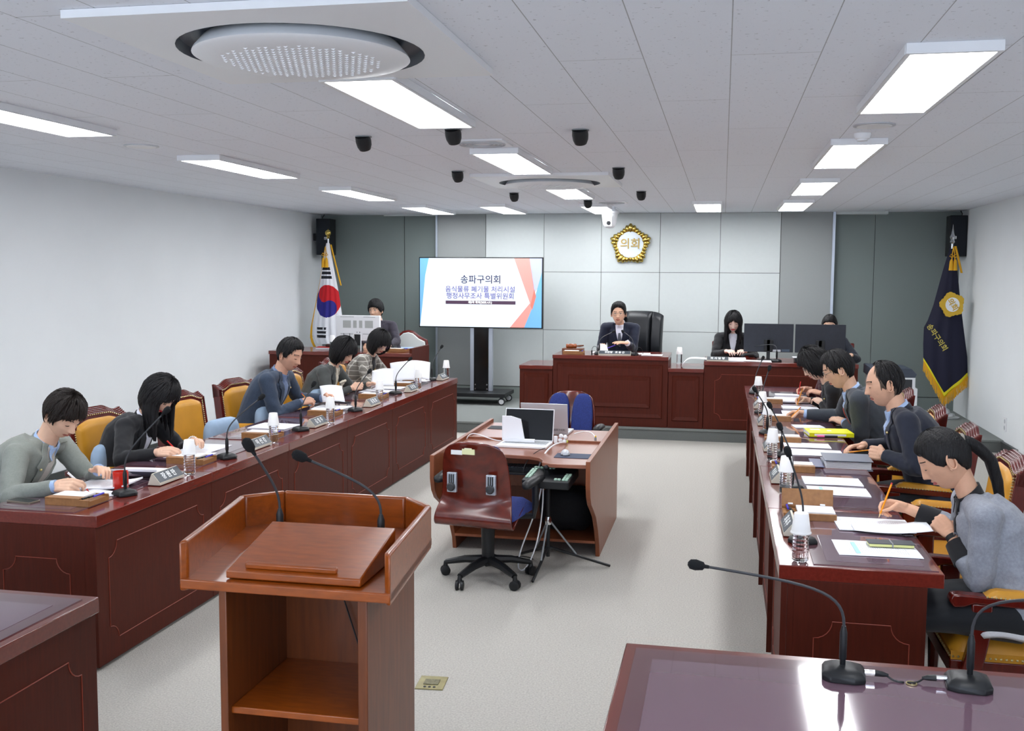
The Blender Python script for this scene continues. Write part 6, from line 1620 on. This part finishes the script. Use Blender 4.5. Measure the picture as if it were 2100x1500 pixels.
for k in range(9): b.T = Matrix.Translation((0, 0, .006+k*.0035)) @ Matrix.Rotation(radians(-5+k*.5), 4, 'Y'); b.box((-.14, -.15, 0), (.11-.004*k, .11, .0022))
tag(b.build('pages', paper, t, smooth=0), kind='stuff')
b = MB(); b.T = Matrix.Translation((0, 0, .042)) @ Matrix.Rotation(radians(-1), 4, 'Y'); b.box((-.15, -.16, 0), (.10, .12, .004)); b.build('front_cover', MATS['binder_grey'], t, bevel=.001)
MB().box((-.16, .12, 0), (.12, .19, .004)).build('spine_flap', mat('binder_flap', (84, 88, 124), .4), t, bevel=.001)
t = thing('yellow_book', 'thick bright yellow bound report beside the balding man', 'book', (.77, 7.64, .7635), radians(96))
MB().box((-.115, -.15, .002), (.105, .15, .026)).build('pages', paper, t, bevel=.001); b = MB(); b.box((-.12, -.155, .026), (.11, .155, .029)); b.box((-.12, -.155, 0), (.11, .155, .002)); b.box((-.123, -.155, 0), (-.119, .155, .029)); b.build('cover', yellowm, t, bevel=.001)
b = MB(); b.box((-.124, -.10, .008), (-.1225, .12, .022)).build('spine_label', paper, t, smooth=0); b = MB(); b.box((.02, .05, .029), (.07, .12, .0295)).build('cover_label', paper, t, smooth=0)
b = MB(); b.box((-.02, -.02, .029), (.01, .01, .0295)).build('small_label', paper, t, smooth=0)
t = thing('highlighter', 'pink and black highlighter lying against the yellow book', 'marker', (.75, 7.49, .772), radians(4)); MB().tube([(-.07, 0, 0), (-.02, 0, 0)], .008, 10).build('cap', pinkm, t); MB().tube([(-.02, 0, 0), (.07, 0, 0)], .0075, 10).build('barrel', black, t)
sheet(.66, 8.02, 100, 'white sheet under the flat hand in charcoal suit', w=.16, h=.22, z=.7625)
sheet(.66, 8.80, 90, 'lined white page under the pencil of curly haired woman', w=.24, h=.3); sheet(.68, 9.15, 92, 'white booklet pages beyond the curly haired woman', w=.2, h=.3, th=.006)
sheet(.65, 9.60, 92, 'thick open booklet before the maroon sleeved person', w=.24, h=.32, th=.012, curl=.015); sheet(.62, 10.0, 90, 'spiral bound pages at far end of right row', w=.14, h=.22, th=.02)
# chairman's desk
t = thing('gavel_block', 'brown wooden sounding block under the gavel', 'gavel block', (-1.76, 12.28, .966)); MB().box((-.125, -.09, 0), (.125, .09, .055)).build('block', lect_v, t, bevel=.004)
t = thing('gavel', 'carved wooden gavel lying on its block', 'gavel', (-1.78, 12.26, 1.047), radians(12))
b = MB(); b.T = Matrix.Rotation(R90, 4, 'Y'); b.lathe([(.018, -.065), (.027, -.06), (.03, -.045), (.022, -.03), (.029, -.015), (.029, .015), (.022, .03), (.03, .045), (.027, .06), (.018, .065)], 20).build('head', lect, t, smooth=60); MB().tube([(.06, 0, .0), (.1, .01, .0), (.15, .02, .005)], [.008, .012, .008], 10).build('handle', lect_v, t)
tray(-1.72, 12.06, -1, 'wooden pen tray at left end of the chairman desk', z=.966)
desk_mic((-1.42, 12.08, .966), (-1.27, 12.26, 1.23), 'left gooseneck microphone before the chairman', rz=.3); desk_mic((-1.02, 12.08, .966), (-1.16, 12.26, 1.235), 'right gooseneck microphone before the chairman', rz=2.8)
for x, s, l in ((-1.50, 1, 'small connector on looped cable left of the chairman microphone'), (-.98, 1, 'thin looped cable behind right chairman microphone')):
    t = thing('audio_cable', l, 'cable', (x, 12.02, .966)); MB().tube([(0, 0, 0), (0, 0, .05)], .009, 10).build('plug', black, t); MB().tube(bez((0, 0, .05), (0, 0, .12), (.07, .03, .12), (.08, .05, .01)), .0028, 6).build('cord', black, t)
sheet(-.80, 12.14, 0, 'white pages at right end of the chairman desk', z=.9665, w=.24, h=.2); sheet(-.98, 12.3, 4, 'white document sheets behind the chairman nameplate, right', z=.9665, w=.3, h=.2, th=.004); sheet(-1.42, 12.34, -3, 'white document sheets under the chairman right hand', z=.9665, w=.24, h=.2, th=.004)
held([(-1.44, 12.2, .975), (-1.32, 12.22, .975), (-1.36, 12.3, 1.06), (-1.46, 12.3, 1.05)], 'folded white sheet sticking up before the chairman')
# clerk desk
def hanging():
    b = MB()
    def f(u, v): a = u*1.0; return (-.44+.30*u if u > .35 else -.335-.10*(1-(u/.35))**.7*1.2, lerp(12.02, 12.24, v), .935+.012*sin(u*3)-(.085*((.35-u)/.35)**1.6 if u < .35 else 0))
    b.grid(f, 24, 6); o = b.build('curled_pages', prn, None, smooth=60); o.modifiers.new('s', 'SOLIDIFY').thickness = .003; tag(o, 'white pages curling over the left end of clerk desk', 'papers')
hanging()
sheet(.14, 12.2, 0, 'thick open book before the long haired clerk', z=.9265, w=.28, h=.22, th=.02); sheet(.40, 12.1, -8, 'white pages spread under left black monitor', z=.9265, w=.36, h=.2, th=.004); sheet(.1, 12.03, 3, 'low white pages beside the clerk nameplate', z=.9265, w=.3, h=.12, th=.008)
def monitor(x, y, rz, l, m=black, screenm=blackg, w=.56, h=.33, z=.926, zc=.26):
    t = thing('computer_monitor', l, 'monitor', (x, y, z), radians(rz)); back = mat('monitor_back', (38, 42, 52), .5, var=.1)
    MB().box((-w/2, -.006, zc-h/2), (w/2, .022, zc+h/2)).build('casing', back, t, bevel=.004); MB().box((-w/2+.006, .022, zc-h/2+.02), (w/2-.006, .024, zc+h/2-.006)).build('screen', screenm, t, smooth=0)
    MB().box((-.05, -.03, zc-h/2+.01), (.05, -.006, zc-.02)).build('mount', black, t, bevel=.004)
    b = MB(); b.box((-.02, -.03, .01), (.02, -.012, zc-.02)); b.box((-.12, -.09, 0), (.12, .07, .012)); b.build('stand', black, t, bevel=.004)
    MB().box((.04, -.0075, zc-h/2+.006), (.14, -.0055, zc-h/2+.03)).build('label_plate', lgrey, t, smooth=0)
    MB().box((.15, -.0075, zc-h/2+.006), (.24, -.0055, zc-h/2+.035)).build('sticker', mat('blue_grey_sticker', (70, 86, 104), .5), t, smooth=0)
monitor(.535, 12.28, 0, 'left black monitor on the clerk desk seen from behind'); monitor(1.115, 12.28, 0, 'right black monitor on the clerk desk seen from behind')
t = thing('document_scanner', 'small black scanner with white papers on top under monitors', 'scanner', (.94, 12.12, .926)); MB().box((-.12, -.1, 0), (.12, .1, .05)).build('case', black, t, bevel=.004)
sheet(.93, 12.12, 2, 'white pages lying on the small black scanner', z=.9765, w=.26, h=.16, th=.006)
desk_mic((.62, 12.04, .926), (.36, 12.3, 1.08), 'black gooseneck microphone before the left black monitor', rz=1.2)
t = thing('telephone', 'black handset lying beside the clerk papers', 'telephone', (.33, 12.4, .95)); b = MB(); b.tube([(-.09, 0, 0), (-.05, 0, .025), (.04, 0, .03), (.09, 0, 0)], [.024, .018, .018, .026], 10).build('handset', black, t)
# desk at the left back
t = thing('all_in_one_computer', 'white desktop computer seen from behind with vents', 'computer', (-4.57, 12.46, .926), radians(-2))
MB().rbox((-.30, -.02, .12), (.30, .03, .445), .012).build('casing', white, t, bevel=.008)
vm = mat('vent_grey', (178, 182, 180), .6, var=.12, vscale=400)
for x0, x1 in ((-.20, -.09), (-.06, -.012), (.02, .066), (.10, .21)): MB().box((x0, -.0225, .285), (x1, -.0195, .38)).build('vent', vm, t, bevel=.001)
MB().box((-.235, -.0225, .422), (-.05, -.0195, .427)).box((.08, -.0225, .422), (.24, -.0195, .427)).build('vent_slot', grey, t, smooth=0)
MB().box((-.235, -.0225, .20), (-.05, -.0195, .215)).box((.07, -.0225, .20), (.25, -.0195, .215)).build('recess', mat('recess_grey', (196, 198, 202), .6), t, smooth=0)
MB().box((-.012, -.0225, .222), (-.004, -.0195, .236)).box((.026, -.0225, .222), (.034, -.0195, .236)).build('port', black, t, smooth=0)
b = MB(); b.tube([(-.05, -.03, .21), (.05, -.03, .21), (.075, -.10, .0), (.10, -.16, .008)], .007, 8); b.tube([(-.05, -.03, .21), (-.07, -.12, .008)], .007, 8); b.build('stand_frame', white, t)
MB().box((-.045, -.022, .06), (.05, -.012, .20)).build('stand_plate', black, t, bevel=.003)
for x in (-.19, -.11): MB().tube([(x, -.022, .215), (x+.01, -.03, .17), (x+.03, -.01, .10)], .004, 6).build('cable', black, t)
t = thing('red_book', 'red bordered book lying beside the bottle at left back', 'book', (-5.02, 12.55, .926), .2); MB().box((-.14, -.1, 0), (.14, .1, .02)).build('pages', paper, t, bevel=.002); MB().box((-.142, -.102, .02), (.142, .102, .026)).build('cover', mat('red_cover', (196, 48, 36), .5), t, bevel=.001)
t = thing('pouch', 'dark pouch resting on the red book', 'pouch', (-4.96, 12.57, .953), .1); MB().rbox((-.09, -.05, 0), (.09, .05, .035), .02).build('pouch_body', mat('dark_leather', (60, 34, 30), .5), t, bevel=.01)
t = thing('keyboard', 'thick black keyboard block behind the white computer', 'keyboard', (-4.28, 12.62, .926)); MB().box((-.16, -.06, 0), (.16, .06, .05)).build('case', black, t, bevel=.006)
tray(-4.0, 12.35, -1, 'wooden pen tray at right end of left back desk', z=.926)
